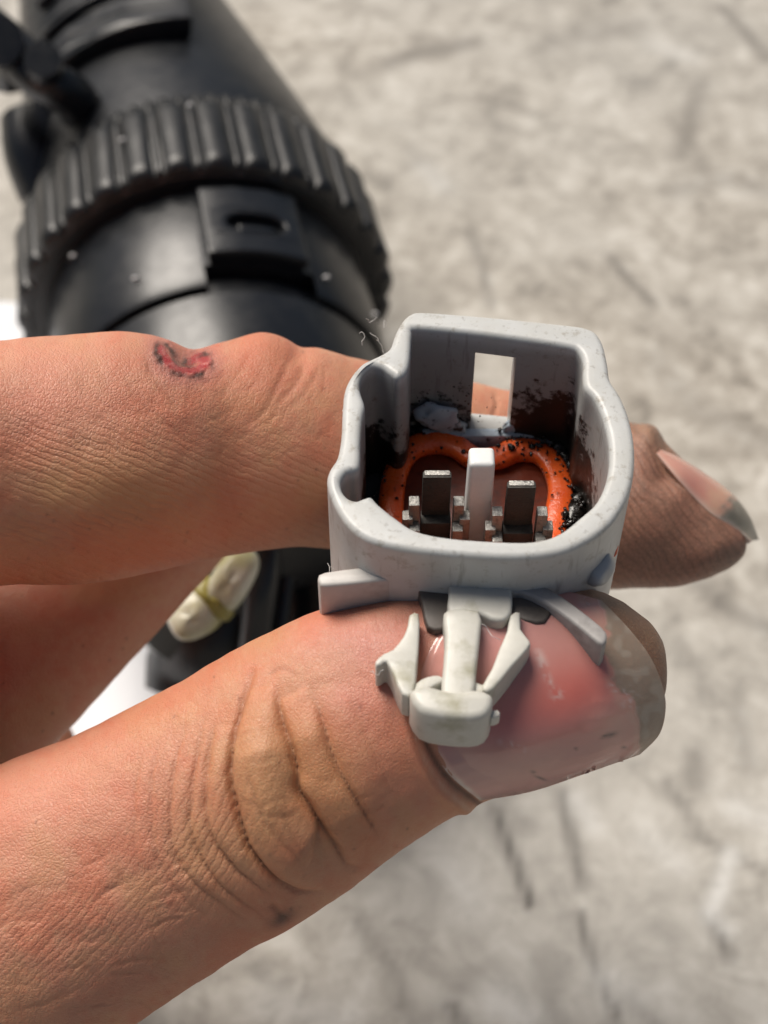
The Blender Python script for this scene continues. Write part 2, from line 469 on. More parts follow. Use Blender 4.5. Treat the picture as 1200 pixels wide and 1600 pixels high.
# ------------------------------------------------------------------ black housing on the floor
RING_R = 27.3
def build_device():
    c = floor_pt(318, 432, RING_R)
    a = math.radians(-11)
    away = Vector((math.sin(a), math.cos(a), 0)); up = Vector((0, 0, 1)); right = away.cross(up)
    R = Matrix((right, -away, up)).transposed()           # local y runs towards the camera
    R = Matrix((-right, -away, up)).transposed()
    mtx = Matrix.Translation(Vector(c) * 0.001) @ R.to_4x4()
    root = empty('ribbed_housing', 'black plastic cylindrical housing with a ribbed ring lying on the floor', 'car part', mtx)
    def part(name, prof, m, parent=root, n=96):
        V, F = lathe(prof, n); return obj(name, V * 0.001, F, m, parent, sharp=32)
    V, F = lathe([(-95, 12.5), (-94, 13.5), (-70, 17.0), (-45, 20.6), (-30, 22.6), (-22, 23.6), (-12, 24.7), (-6, 24.8)], 96)
    V[:, 0] += np.where(V[:, 1] < -12, (-12 - V[:, 1]) * .12, 0)
    obj('rear_tube', V * 0.001, F, M['black'], root, sharp=32)
    ring = part('ribbed_ring', [(-10.5, 22), (-10.4, 24.6), (-9.6, 25.2), (-8.0, 25.4), (-7.8, 24.9), (-7.2, 24.9), (-7.0, 26.0), (-6.2, 26.4), (6.2, 26.5), (7.4, 26.0), (7.9, 25.2), (7.9, 22.4)], M['rubber'])
    # the small teeth on the back lip and the broad ribs, each one mesh shared by its copies
    def rib_mesh(w, t0, t1, r0, r1):
        hh = r1 - r0
        L = [(-w/2, -.5)] + [(-w/2 * math.cos(q), hh * math.sin(q) ** .7) for q in np.linspace(.25, math.pi - .25, 7)] + [(w/2, -.5)]
        m_ = len(L)
        ts = [(t0, 0.0), (t0 + 0.5, 0.7), (t0 + 1.6, .95), ((t0 + t1) / 2, .9), (t1 - 2.6, 1.05), (t1 - 1.2, 1.1), (t1 - .4, .75), (t1, 0.0)]
        V = []; F = []
        for t, k in ts:
            for x, h in L: V.append((x, t, r0 + (h * k if h > 0 else h)))
        for i in range(len(ts) - 1):
            for k in range(m_ - 1): F.append((i*m_ + k, i*m_ + k + 1, (i+1)*m_ + k + 1, (i+1)*m_ + k))
        F.append(tuple(range(m_))); F.append(tuple(m_*(len(ts)-1) + k for k in range(m_))[::-1])
        me = bpy.data.meshes.new('rib'); me.from_pydata([tuple(np.array(v) * 0.001) for v in V], [], F)
        bm = bmesh.new(); bm.from_mesh(me)
        bmesh.ops.recalc_face_normals(bm, faces=bm.faces); bm.to_mesh(me); bm.free()
        me.polygons.foreach_set('use_smooth', [True] * len(me.polygons)); me.set_sharp_from_angle(angle=math.radians(50))
        me.materials.append(M['rubber']); return me
    NR = 31
    big = rib_mesh(4.0, -6.9, 7.9, 26.1, 27.5); small = rib_mesh(1.2, -6.7, 7.4, 26.2, 26.75)
    for k in range(NR):
        o = bpy.data.objects.new('rib', big); C.objects.link(o); o.parent = ring
        o.rotation_euler = (0, 2 * math.pi * (k + 0.3) / NR, 0)
        o = bpy.data.objects.new('rib', small); C.objects.link(o); o.parent = ring
        o.rotation_euler = (0, 2 * math.pi * (k + 0.8) / NR, 0)
    tooth = rib_mesh(1.1, -10.3, -6.0, 24.9, 25.9)
    for k in range(72):
        o = bpy.data.objects.new('tooth', tooth); C.objects.link(o); o.parent = ring
        o.rotation_euler = (0, 2 * math.pi * k / 72, 0)
    V, F = lathe([(6, 22.8), (8, 23.3), (25.6, 23.5), (26.6, 23.1), (26.7, 21.0)], 128)
    cm = bpy.data.meshes.new('collar'); cm.from_pydata([tuple(v) for v in V], [], F)
    bm = bmesh.new(); bm.from_mesh(cm); bmesh.ops.recalc_face_normals(bm, faces=bm.faces); bm.to_mesh(cm); bm.free()
    cm = bool_mesh(cm, [box_mesh(-13.6, 0.6, 23.3, 28, 16, 30)])
    obj_me('collar', scale_mm(cm), M['black'], root, sharp=32)
    part('front_barrel', [(24, 21.4), (27.4, 21.6), (27.5, 22.4), (46, 22.4), (47.5, 21.6), (47.7, 17), (60, 16.4), (61, 15.4)], M['black'])
    # latch pad with its oval slot: a curved plate on top of the collar
    def pad(name, ang0, ang1, t0, t1, r0, r1, m, hole=None):
        out = [(ang0, t0), (ang1, t0), (ang1, t1), (ang0, t1)]
        loops = [out]
        if hole:
            ac, tc, aw, tw = hole
            loops.append([(ac + aw * math.copysign(abs(math.cos(q)) ** .55, math.cos(q)), tc + tw * math.copysign(abs(math.sin(q)) ** .8, math.sin(q))) for q in np.linspace(0, 2*math.pi, 28, endpoint=False)])
        # dense outline so that the plate can be bent round the barrel
        big_ = []
        for i in range(4):
            p, q = np.array(out[i]), np.array(out[(i+1) % 4])
            for k in range(12): big_.append(tuple(p + (q - p) * k / 12))
        loops[0] = big_
        me = curve_mesh(loops, 0, r1 - r0, 0.35, 2)
        bm = bmesh.new(); bm.from_mesh(me)
        bmesh.ops.triangulate(bm, faces=bm.faces)
        bmesh.ops.subdivide_edges(bm, edges=[e for e in bm.edges if e.calc_length() > 1.5], cuts=2)
        for v in bm.verts:
            th = -v.co.x / r0; r = r0 + v.co.z
            v.co = Vector((r * math.sin(th), v.co.y, r * math.cos(th)))
        bm.to_mesh(me); bm.free()
        return obj_me(name, scale_mm(me), m, root, sharp=40)
    x0 = 0.2
    pad('latch_pad', x0, x0 + 12.6, 10.0, 23.0, 23.2, 25.3, M['black'], hole=(x0 + 6.6, 17.2, 3.7, 1.75))
    pad('slot_floor', x0 + 2, x0 + 11, 14, 20.5, 23.1, 23.9, M['black'])
    pad('slot_key', x0 + 4.2, x0 + 9.0, 17.1, 18.3, 23.2, 24.7, M['black'])
    # raised saddle over the left of the rear tube, its front edge leaving a dark groove
    sd = pad('saddle', -22, 3.5, -70, -27.5, 22.6, 26.2, M['black'])
    pad('saddle_rib', -20, 2.2, -47, -44.5, 25.9, 27.4, M['black'])
    pad('saddle_rib', -20, 2.2, -38.5, -36.5, 25.9, 26.9, M['black'])
    # strap and lug on the far left of the body
    def bar(name, pts, r, m=M['black'], n=14):
        V, F = tube(catmull(pts, 5), r, n); return obj(name, V * 0.001, F, m, root, sharp=50)
    inv = mtx.inverted()
    def loc(px, py, h):
        q = inv @ (Vector(floor_pt(px, py, h)) * 0.001); return np.array(q) * 1000
    strap = bar('lever', [loc(-60, 10, 58), loc(8, 66, 56), loc(60, 118, 54), loc(112, 150, 50), loc(130, 178, 46)], 3.3)
    bar('lever_boss', [loc(-4, 62, 60), loc(6, 82, 55), loc(14, 112, 50)], 3.6)
    bar('lever_boss', [loc(66, 92, 59), loc(72, 112, 55), loc(86, 150, 48)], 2.6)
    bar('side_lug', [loc(52, 190, 40), loc(58, 240, 38), loc(80, 300, 34)], 5.0)
    for px, py, h in ((108, 397, 44), (476, 470, 42), (66, 70, 58), (62, 108, 57), (566, 500, 36), (300, 210, 50), (210, 250, 50), (400, 100, 44), (240, 470, 45)):
        q = loc(px, py, h); r_ = math.hypot(q[0], q[2])
        surf = 23.9 if q[1] > 8 else (27.6 if q[1] > -7 else 24.6)
        k_ = surf / r_ if py > 200 else 1.0
        V, F = tube([(q[0] * k_ - .3, q[1], q[2] * k_), (q[0] * k_, q[1] + .15, q[2] * k_ + .25), (q[0] * k_ + .3, q[1], q[2] * k_)], .26, 6)
        obj('dust_fleck', V * 0.001, F, M['fleck'], root, sharp=0)
    # dark fittings below the barrel, seen between finger and thumb
    bar('outlet_pipe', [loc(416, 800, 40), loc(410, 900, 36), loc(402, 980, 30), loc(392, 1080, 22)], 2.1)
    bar('outlet_pipe', [loc(452, 790, 36), loc(446, 900, 32), loc(436, 1000, 26), loc(424, 1100, 18)], 1.2)
    bar('mount_foot', [loc(470, 860, 26), loc(510, 900, 24), loc(540, 990, 20), loc(560, 1060, 14)], 9)
    bar('mount_foot', [loc(370, 930, 22), loc(345, 985, 18), loc(318, 1030, 12), loc(312, 1075, 9)], 7.5)
    bar('mount_foot', [loc(300, 930, 20), loc(335, 900, 24), loc(400, 870, 26)], 8)
    return root
build_device()

def build_plug():
    c = floor_pt(330, 938, 46)
    mtx = Matrix.Translation(Vector(c) * 0.001) @ ROT.to_4x4()
    root = empty('plastic_plug', 'yellowed white plastic plug resting on the dark fittings behind the fingers', 'plug', mtx)
    k = 190 / (S * D) 
    def blob(name, cx, cy, rx, ry, rz, an, m, e=2.6):
        V = []; F = []; nu, nv = 28, 18
        for i in range(nv + 1):
            ph = -math.pi/2 + math.pi * i / nv
            for j in range(nu):
                th = 2 * math.pi * j / nu
                f = lambda x: math.copysign(abs(x) ** (2 / e), x)
                x = rx * f(math.cos(ph)) * f(math.cos(th)); y = ry * f(math.cos(ph)) * f(math.sin(th)); z = rz * f(math.sin(ph))
                kq = 1 + .05 * math.sin(2 * th + 2 * ph + cx)
                x, y, z = x * kq, y * kq, z * kq
                V.append((cx + x * math.cos(an) - y * math.sin(an), cy + x * math.sin(an) + y * math.cos(an), z))
        for i in range(nv):
            for j in range(nu):
                F.append((i*nu + j, i*nu + (j+1) % nu, (i+1)*nu + (j+1) % nu, (i+1)*nu + j))
        return obj(name, np.array(V) * 0.001, F, m, root, sharp=0)
    an = math.radians(55)
    blob('cap', 2.3, 2.2, 3.9, 2.3, 3.5, math.radians(62), M['plug'])
    blob('cap', -1.9, -1.6, 3.1, 2.5, 3.2, math.radians(25), M['plug'])
    blob('gasket', 0.2, 0.35, 1.3, 3.1, 3.0, math.radians(40), M['yellow'])
build_plug()

# ------------------------------------------------------------------ hand
def finger(stations, cap=1.0, depth=0.94, n=40, e=2.15):
    """stations: (upper outline px, lower outline px, z mm[, depth ratio]) -> closed tube (mm), centre line, radii"""
    cs, hs, rs, dr = [], [], [], []
    for st in stations:
        U, L, z = st[:3]
        a, b = cpt(*U, z), cpt(*L, z)
        cs.append((a + b) / 2); hs.append((a - b) / np.linalg.norm(a - b)); rs.append(np.linalg.norm(a - b) / 2)
        dr.append(st[3] if len(st) > 3 else depth)
    A = np.concatenate((np.array(cs), np.array(hs), np.array(rs)[:, None], np.array(dr)[:, None]), 1)
    A = catmull(A, 8)
    cs, hs, rs, dr = A[:, :3], A[:, 3:6], A[:, 6], A[:, 7]
    T = np.gradient(cs, axis=0); T /= np.linalg.norm(T, axis=1)[:, None]
    rings = []
    for c, h, r, t, q in zip(cs, hs, rs, T, dr):
        h = h - t * (h @ t); h /= np.linalg.norm(h); rings.append((c, h, np.cross(t, h), r, r * q))
    def capped(end, sign):
        c, h, b, r1, r2 = rings[end]; t = T[end] * sign; out = []
        for k in range(1, 9):
            a = math.pi / 2 * k / 9
            out.append((c + t * r1 * cap * math.sin(a), h, b, r1 * math.cos(a) ** 0.8, r2 * math.cos(a) ** 0.8))
        return out
    full = capped(0, -1)[::-1] + rings + capped(-1, 1)
    V = []; F = []
    f = lambda x: math.copysign(abs(x) ** (2 / e), x)
    for c, h, b, r1, r2 in full:
        for k in range(n):
            a = 2 * math.pi * k / n
            V.append(c + h * r1 * f(math.cos(a)) + b * r2 * f(math.sin(a)))
    for i in range(len(full) - 1):
        for k in range(n):
            F.append((i*n + k, i*n + (k+1) % n, (i+1)*n + (k+1) % n, (i+1)*n + k))
    F.append(tuple(range(n))); F.append(tuple((len(full)-1)*n + k for k in range(n))[::-1])
    return np.array(V), F, cs, rs

def round_finger(pts, cap=1.0):
    """pts: (px, py, z, radius mm)"""
    st = []
    P = [cpt(p[0], p[1], p[2]) for p in pts]
    T = np.gradient(np.array(P), axis=0)
    for p, c, t in zip(pts, P, T):
        n = np.array((-t[1], t[0], 0.0)); n /= np.linalg.norm(n)
        a, b = c + n * p[3], c - n * p[3]; k = S * D / (D - p[2])
        st.append(((600 + a[0] * k, 800 - a[1] * k), (600 + b[0] * k, 800 - b[1] * k), p[2], 1.0))
    return finger(st, cap)

INDEX = [((-330, 585), (-330, 985), 2), ((-200, 555), (-200, 952), 4), ((-100, 542), (-100, 932), 4), ((0, 533), (0, 915), 2), ((100, 525), (112, 915), 0), ((200, 526), (222, 898), -2),
         ((300, 538), (312, 877), -5), ((420, 533), (430, 858), -8.5), ((515, 553), (500, 857), -12), ((620, 574), (592, 868), -16),
         ((770, 605), (742, 894), -21), ((900, 634), (880, 916), -21.5), ((1000, 680), (982, 930), -18.5), ((1052, 738), (1066, 925), -17.5),
         ((1098, 778), (1118, 908), -17), ((1132, 808), (1148, 886), -17)]
THUMB = [((-420, 1385), (-180, 1850), 0), ((-260, 1322), (-20, 1775), 2), ((-130, 1252), (95, 1680), 3), ((0, 1192), (205, 1602), 4), ((120, 1146), (300, 1537), 5), ((240, 1088), (380, 1482), 6),
         ((340, 1036), (462, 1434), 7), ((430, 984), (545, 1372), 8), ((520, 944), (640, 1312), 9, .78), ((640, 926), (745, 1259), 10, .72),
         ((780, 912), (850, 1225), 10.5, .68), ((890, 916), (925, 1206), 10, .68), ((955, 950), (975, 1190), 9, .68)]
MIDDLE = [(-330, 1270, -10, 9.5), (-180, 1200, -12, 9.4), (-25, 1062, -15, 8.9), (128, 908, -20, 8.6), (262, 775, -26, 8.3), (330, 712, -30, 8.1)]
RINGF = [(-420, 1330, -20, 10), (-210, 1290, -27, 9.6), (-80, 1235, -36, 9.2), (0, 1205, -43, 8.6)]
LITTLE = [(-460, 1430, -36, 9), (-280, 1400, -48, 8.5), (-130, 1370, -56, 8)]
HEEL = [(-820, 1450, -44, 22), (-560, 1270, -40, 23), (-370, 1120, -32, 15), (-330, 960, -24, 12)]
PALM = [(-950, 1560, -22, 24), (-700, 1400, -20, 27), (-500, 1230, -14, 24), (-390, 1080, -2, 18), (-350, 920, 0, 15), (-330, 760, 1, 12)]

def poly_dist(P, poly):
    best = np.full(len(P), 1e9); tt = np.zeros(len(P))
    poly = np.asarray(poly, float)
    seg = np.linalg.norm(np.diff(poly, axis=0), axis=1); cum = np.concatenate(((0,), np.cumsum(seg)))
    for k in range(len(poly) - 1):
        d = poly[k+1] - poly[k]; L = d @ d
        t = np.clip(((P - poly[k]) @ d) / L, 0, 1)
        q = np.linalg.norm(P - (poly[k] + t[:, None] * d), axis=1)
        m = q < best
        best[m] = q[m]; tt[m] = (cum[k] + t[m] * seg[k]) / cum[-1]
    return best, tt

def gauss(P, c, sx, sy=None, ang=0):
    sy = sy or sx; a = math.radians(ang)
    d = P - np.array(c, float)
    x = d[:, 0] * math.cos(a) + d[:, 1] * math.sin(a); y = -d[:, 0] * math.sin(a) + d[:, 1] * math.cos(a)
    return np.exp(-(x / sx) ** 2 - (y / sy) ** 2)

def sstep(x, a, b):
    t = np.clip((x - a) / (b - a), 0, 1); return t * t * (3 - 2 * t)

def vnoise(P, scale, seed):
    """smooth value noise on 2-D points"""
    r = np.random.default_rng(seed); G = r.random((64, 64))
    q = P / scale; i = np.floor(q).astype(int); f = q - i; f = f * f * (3 - 2 * f)
    g = lambda a, b: G[(i[:, 0] + a) % 64, (i[:, 1] + b) % 64]
    return (g(0, 0) * (1-f[:, 0]) + g(1, 0) * f[:, 0]) * (1-f[:, 1]) + (g(0, 1) * (1-f[:, 0]) + g(1, 1) * f[:, 0]) * f[:, 1]

def build_hand():
    parts = [finger(INDEX, 0.62, 0.92), finger(THUMB, 0.58, 0.82)] + [round_finger(p) for p in (MIDDLE, RINGF, LITTLE, HEEL)] + [round_finger(PALM, 0.6)]
    V = []; F = []; base = 0
    for p in parts:
        V += p[0].tolist(); F += [tuple(i + base for i in f) for f in p[1]]; base += len(p[0])
    me = bpy.data.meshes.new('hand_raw'); me.from_pydata(V, [], F)
    o = bpy.data.objects.new('hand_raw', me); C.objects.link(o)
    md = o.modifiers.new('r', 'REMESH'); md.mode = 'VOXEL'; md.voxel_size = 0.76
    ms = o.modifiers.new('s', 'SMOOTH'); ms.factor = 0.5; ms.iterations = 6
    md2 = o.modifiers.new('u', 'SUBSURF'); md2.levels = 2; md2.render_levels = 2
    dg = bpy.context.evaluated_depsgraph_get(); dg.update()
    me = bpy.data.meshes.new_from_object(o.evaluated_get(dg)); bpy.data.objects.remove(o)
    n = len(me.vertices)
    X = np.empty(n * 3, np.float32); me.vertices.foreach_get('co', X); X = X.reshape(-1, 3).astype(float)
    N = np.empty(n * 3, np.float32); me.vertices.foreach_get('normal', N); N = N.reshape(-1, 3).astype(float)
    k = S * D / (D - X[:, 2])
    P = np.stack((600 + X[:, 0] * k, 800 - X[:, 1] * k), 1)
    view = np.array((0, 0, D)) - X; view /= np.linalg.norm(view, axis=1)[:, None]
    facing = (N * view).sum(1); front = sstep(facing, -0.15, 0.15)
    XF, NF, nF = X, N, n
    vis = np.where((P[:, 0] > -70) & (P[:, 0] < 1270) & (P[:, 1] > 300) & (P[:, 1] < 1680) & (facing > -.35))[0]
    X, N, P, facing, front = X[vis], N[vis], P[vis], facing[vis], front[vis]; n = len(vis)
    rim = sstep(facing, -.34, -.1)
    # which finger each vertex belongs to
    fid = np.zeros(n, int); best = np.full(n, 1e9)
    for i, p in enumerate(parts):
        cs, rs = p[2][::3], p[3][::3]
        d = np.full(n, 1e9)
        for c, r in zip(cs, rs): d = np.minimum(d, ((X - c) ** 2).sum(1) / (r * r))
        m = d < best; best[m] = d[m]; fid[m] = i
    ix = (fid == 0).astype(float); th = (fid == 1).astype(float)
    disp = np.zeros(n)

    # --- creases of the thumb knuckle (depth mm, width px)
    T_CREASE = [([(398, 1035), (377, 1110), (366, 1160), (362, 1210), (373, 1270), (393, 1327), (427, 1367), (467, 1391), (508, 1392)], .62, 9),
                ([(432, 1070), (440, 1120), (453, 1160), (465, 1200), (468, 1232), (493, 1273), (527, 1327), (541, 1350), (566, 1356)], .55, 8),
                ([(480, 1070), (500, 1110), (520, 1180), (545, 1230), (567, 1267), (607, 1333)], .20, 6),
                ([(393, 1187), (407, 1247), (433, 1293), (467, 1333), (477, 1360)], .22, 6),
                ([(335, 1130), (327, 1187), (323, 1247), (333, 1307), (373, 1360), (427, 1400)], .22, 6),
                ([(318, 1120), (307, 1180), (300, 1247), (300, 1300), (327, 1360), (373, 1407), (430, 1440)], .22, 6),
                ([(290, 1130), (273, 1193), (267, 1260), (270, 1320), (293, 1367), (347, 1413), (402, 1450)], .18, 6),
                ([(252, 1150), (240, 1200), (237, 1267), (243, 1327), (273, 1387), (330, 1440)], .15, 5),
                ([(225, 1170), (213, 1220), (210, 1273), (213, 1340), (240, 1387)], .12, 5),
                ([(430, 1255), (450, 1275), (470, 1320), (476, 1350)], .14, 4), ([(400, 1260), (440, 1268), (470, 1262)], .10, 4),
                ([(420, 1410), (440, 1428), (455, 1432)], .35, 7),
                ([(415, 1060), (440, 1045), (470, 1060)], .14, 6), ([(560, 1050), (585, 1075), (600, 1110)], .10, 5),
                ([(620, 1330), (560, 1250), (540, 1190)], .06, 5), ([(640, 1310), (600, 1250)], .05, 5),
                ([(470, 1200), (500, 1215), (530, 1210)], .08, 4), ([(380, 1180), (410, 1190), (440, 1180)], .07, 4),
                ([(375, 1240), (410, 1255), (440, 1240), (465, 1250)], .08, 4), ([(500, 1300), (530, 1290), (560, 1300)], .07, 4),
                ([(655, 1130), (668, 1160), (700, 1215), (750, 1256)], .22, 6), ([(640, 1140), (655, 1180), (690, 1235), (735, 1268)], .10, 5)]
    crease_mask = np.zeros(n)
    def crease(lines, sel):
        idx0 = np.where(sel > 0)[0]
        for pts, dep, wd in lines:
            pl = catmull(pts, 5)
            lo, hi = pl.min(0) - 6 * wd, pl.max(0) + 6 * wd
            idx = idx0[np.all((P[idx0] > lo) & (P[idx0] < hi), axis=1)]
            if len(idx) == 0: continue
            wob = (vnoise(P[idx], 22, 3) - .5) * 7
            d, t = poly_dist(P[idx] + np.stack((wob, -wob), 1) * .5, pl)
            tap = np.clip(np.minimum(t, 1 - t) * 5, 0, 1) ** .7
            g = np.exp(-(d / (wd * .62)) ** 2)
            sh = np.exp(-(d / (wd * 3.4)) ** 2)
            disp[idx] += (-dep * .55 * g - dep * .10 * sh) * tap * front[idx]
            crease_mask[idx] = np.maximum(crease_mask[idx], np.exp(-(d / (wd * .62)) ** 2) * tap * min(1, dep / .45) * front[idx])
    # fainter lines between the traced ones, and short cross lines
    def resamp(pts, m):
        c = catmull(pts, 8); t = np.linspace(0, 1, len(c)); q = np.linspace(0, 1, m)
        return np.stack((np.interp(q, t, c[:, 0]), np.interp(q, t, c[:, 1])), 1)
    rr = np.random.default_rng(77); fam = [T_CREASE[i][0] for i in (8, 7, 6, 5, 4, 0, 3, 1, 2)]
    fine = []
    for a_, b_ in zip(fam[:-1], fam[1:]):
        A_, B_ = resamp(a_, 9), resamp(b_, 9)
        for f_ in rr.uniform(.2, .8, 2):
            i0 = rr.integers(0, 4); i1 = rr.integers(6, 10)
            fine.append(((A_ * (1 - f_) + B_ * f_ + rr.normal(0, 2.0, (9, 2)))[i0:i1].tolist(), rr.uniform(.03, .08), rr.uniform(3.5, 5)))
    for k_ in range(34):
        c_ = rr.uniform((380, 1190), (600, 1380)); an_ = rr.normal(-.15, .35); L_ = rr.uniform(14, 40)
        d_ = np.array((math.cos(an_), math.sin(an_))) * L_ / 2
        fine.append(([(c_ - d_).tolist(), (c_ + rr.normal(0, 2.5, 2)).tolist(), (c_ + d_).tolist()], rr.uniform(.025, .06), rr.uniform(3.2, 4.5)))
    for k_ in range(60):
        c_ = rr.uniform((0, 1330), (330, 1580)); an_ = rr.choice((rr.normal(-.25, .2), rr.normal(.75, .25))); L_ = rr.uniform(30, 90)
        d_ = np.array((math.cos(an_), math.sin(an_))) * L_ / 2
        fine.append(([(c_ - d_).tolist(), (c_ + rr.normal(0, 3, 2)).tolist(), (c_ + d_).tolist()], rr.uniform(.05, .11), rr.uniform(3.5, 5)))
    def side_dist(Q, pl):
        best_ = np.full(len(Q), 1e9); sg = np.zeros(len(Q)); tt_ = np.zeros(len(Q)); m_ = len(pl) - 1
        for k_ in range(m_):
            d_ = pl[k_+1] - pl[k_]; t_ = np.clip(((Q - pl[k_]) @ d_) / (d_ @ d_), 0, 1)
            v_ = Q - (pl[k_] + t_[:, None] * d_); q_ = np.linalg.norm(v_, axis=1); mm = q_ < best_
            best_[mm] = q_[mm]; sg[mm] = np.sign(d_[0] * v_[mm, 1] - d_[1] * v_[mm, 0]); tt_[mm] = (k_ + t_[mm]) / m_
        return best_, sg, tt_
    def pad_between(A_, B_, amp, pw=.62):
        A_, B_ = catmull(A_, 4), catmull(B_, 4)
        lo_, hi_ = np.minimum(A_.min(0), B_.min(0)) - 20, np.maximum(A_.max(0), B_.max(0)) + 20
        k_ = np.where((th > 0) & np.all((P > lo_) & (P < hi_), axis=1))[0]
        da, sa, ta = side_dist(P[k_], A_); db, sb, tb = side_dist(P[k_], B_)
        f_ = da / (da + db + 1e-6); ins_ = (sa < 0) & (sb > 0)
        tap_ = np.clip(np.minimum(np.minimum(ta, 1 - ta), np.minimum(tb, 1 - tb)) * 4, 0, 1)
        disp[k_] += np.where(ins_, amp * (4 * f_ * (1 - f_)) ** pw * tap_, 0) * front[k_]
    L = [c[0] for c in T_CREASE]
    pad_between(L[0], L[1], 1.35); pad_between(L[1], L[2], .85); pad_between(L[4], L[0], .55); pad_between(L[5], L[4], .20)
    pad_between(L[6], L[5], .18); pad_between(L[7], L[6], .13); pad_between(L[8], L[7], .10); pad_between(L[2], [(530, 1060), (560, 1120), (590, 1190), (620, 1260), (655, 1320)], .30)
    crease(T_CREASE + fine, th)
    I_CREASE = [([(190, 575), (215, 620), (260, 665), (300, 690)], .10, 7), ([(228, 560), (248, 600), (285, 650)], .14, 7), ([(150, 570), (180, 620), (230, 660)], .06, 7),
                ([(300, 600), (290, 640), (300, 680)], .05, 6), ([(458, 545), (440, 590), (415, 640), (380, 670)], .16, 9), ([(480, 560), (462, 600), (425, 640)], .14, 9),
                ([(500, 570), (480, 610), (450, 640)], .08, 7), ([(395, 545), (370, 590), (330, 630)], .05, 7), ([(350, 690), (352, 740), (366, 790), (375, 820)], .07, 7),
                ([(120, 580), (140, 640), (200, 700)], .05, 7), ([(60, 600), (110, 670), (170, 720)], .05, 7),
                ([(770, 612), (776, 630), (768, 655)], .25, 7), ([(1000, 700), (1030, 715), (1060, 760), (1100, 800)], .10, 5)]
    fine = []
    for k_ in range(80):
        c_ = rr.uniform((0, 570), (520, 720)); an_ = rr.normal(.75, .35) if c_[0] < 330 else rr.normal(-.85, .35); L_ = rr.uniform(16, 60)
        d_ = np.array((math.cos(an_), math.sin(an_))) * L_ / 2
        fine.append(([(c_ - d_).tolist(), (c_ + rr.normal(0, 2.5, 2)).tolist(), (c_ + d_).tolist()], rr.uniform(.03, .07), rr.uniform(3.2, 4.6)))
    crease(I_CREASE + fine, ix)
    # --- soft form: knuckle folds, bumps on the outline
    def bump(c, s, amp, sel, sy=None, ang=0, need_front=True):
        disp[:] += gauss(P, c, s, sy, ang) * amp * sel * (front if need_front else rim)
    bump((412, 1225), 40, .25, th, 125, -14)
    bump((420, 1450), 40, .35, th, 22, -25); bump((590, 1180), 90, .4, th)
    bump((412, 532), 42, .75, ix, 40, 0, False); bump((300, 548), 26, -.55, ix, 26, 0, False); bump((470, 548), 18, -.35, ix, 26, 0, False)
    bump((190, 525), 70, .35, ix, 60, 0, False); bump((350, 740), 60, -.25, ix, 90); bump((180, 760), 120, .4, ix, 90)
    bump((1012, 682), 22, .8, ix, 20, 30, False); bump((1045, 740), 28, -.7, ix, 28, 40, False)
    bump((1120, 860), 50, .4, ix, 30, -20)
    cut = catmull([(630, 1040), (632, 1105), (646, 1168), (682, 1228), (742, 1274)], 6)
    kk = np.where((th > 0) & (np.abs(P[:, 0] - 690) < 130) & (np.abs(P[:, 1] - 1150) < 170))[0]
    d_f, _ = poly_dist(P[kk], cut); disp[kk] += .40 * np.exp(-(d_f / 11) ** 2) * front[kk]
    # --- the sore on the index finger
    sore_c = np.array((287, 563.))
    def far_dist(pts):
        r = np.full(n, 1e4); k = np.where((np.abs(P[:, 0] - 287) < 110) & (np.abs(P[:, 1] - 563) < 90) & (ix > 0))[0]
        r[k] = poly_dist(P[k], pts)[0]; return r
    d_arc = far_dist(catmull([(250, 548), (258, 562), (275, 574), (295, 577), (315, 572), (322, 560), (312, 552), (302, 556)], 6))
    near = gauss(P, sore_c, 60, 40) * ix
    nz = vnoise(P, 5, 11); nz2 = vnoise(P, 9, 12)
    flesh = np.exp(-(d_arc / (7.0 + 3 * nz2)) ** 4) * ix * front
    d_o = far_dist(catmull([(243, 546), (244, 556), (256, 573), (276, 585), (300, 586), (320, 581), (330, 566), (322, 549), (300, 547), (288, 562), (276, 556), (262, 541), (250, 540), (243, 546)], 6))
    crust = np.clip(np.exp(-(d_o / (3.0 + 4.5 * nz)) ** 2) * (0.25 + 1.2 * nz2), 0, 1) * ix * front
    crust = np.maximum(crust, np.exp(-(far_dist([(268, 556), (282, 566), (300, 566)]) / 7) ** 2) * (0.4 + nz) * ix * front).clip(0, 1)
    disp += flesh * .08 - .16 * gauss(P, (287, 560), 30, 16, 8) * ix * front + (crust * (nz - .3) * .3)
    # fine unevenness everywhere
    disp += ((vnoise(P, 46, 5) - .5) * .14 + (vnoise(P, 17, 6) - .5) * .05) * rim
    X = X + N * disp[:, None]

    # --- skin colour, with some shade painted in
    col = np.tile(np.array((0.62, 0.318, 0.215)), (n, 1))
    def paint(mask, c):
        m = np.clip(mask, 0, 1)[:, None]; col[:] = col * (1 - m) + np.array(c) * m
    pink, yellow, red, brown, mauve = (0.68, 0.33, 0.24), (0.55, 0.33, 0.155), (0.56, 0.18, 0.11), (0.34, 0.20, 0.135), (0.50, 0.24, 0.215)
    mot = vnoise(P, 70, 51) * .6 + vnoise(P, 30, 52) * .4
    paint(sstep(mot, .45, .8) * .5, (0.62, 0.22, 0.14)); paint(sstep(-mot, -.5, -.2) * .4, (0.62, 0.37, 0.21))
    mot2 = vnoise(P, 11, 53) * .5 + vnoise(P, 5.5, 54) * .5
    paint(sstep(mot2, .55, .85) * .28, (0.58, 0.19, 0.12)); paint(sstep(-mot2, -.42, -.2) * .25, (0.68, 0.42, 0.27))
    paint(gauss(P, (60, 600), 160, 90) * .6 * ix, pink); paint(gauss(P, (180, 770), 170, 70) * .6 * ix, yellow)
    paint(gauss(P, (355, 770), 32, 80) * .45 * ix, red); paint(gauss(P, (430, 570), 45, 40) * .35 * ix, red); paint(gauss(P, (380, 640), 60, 30, -35) * .25 * ix, red)
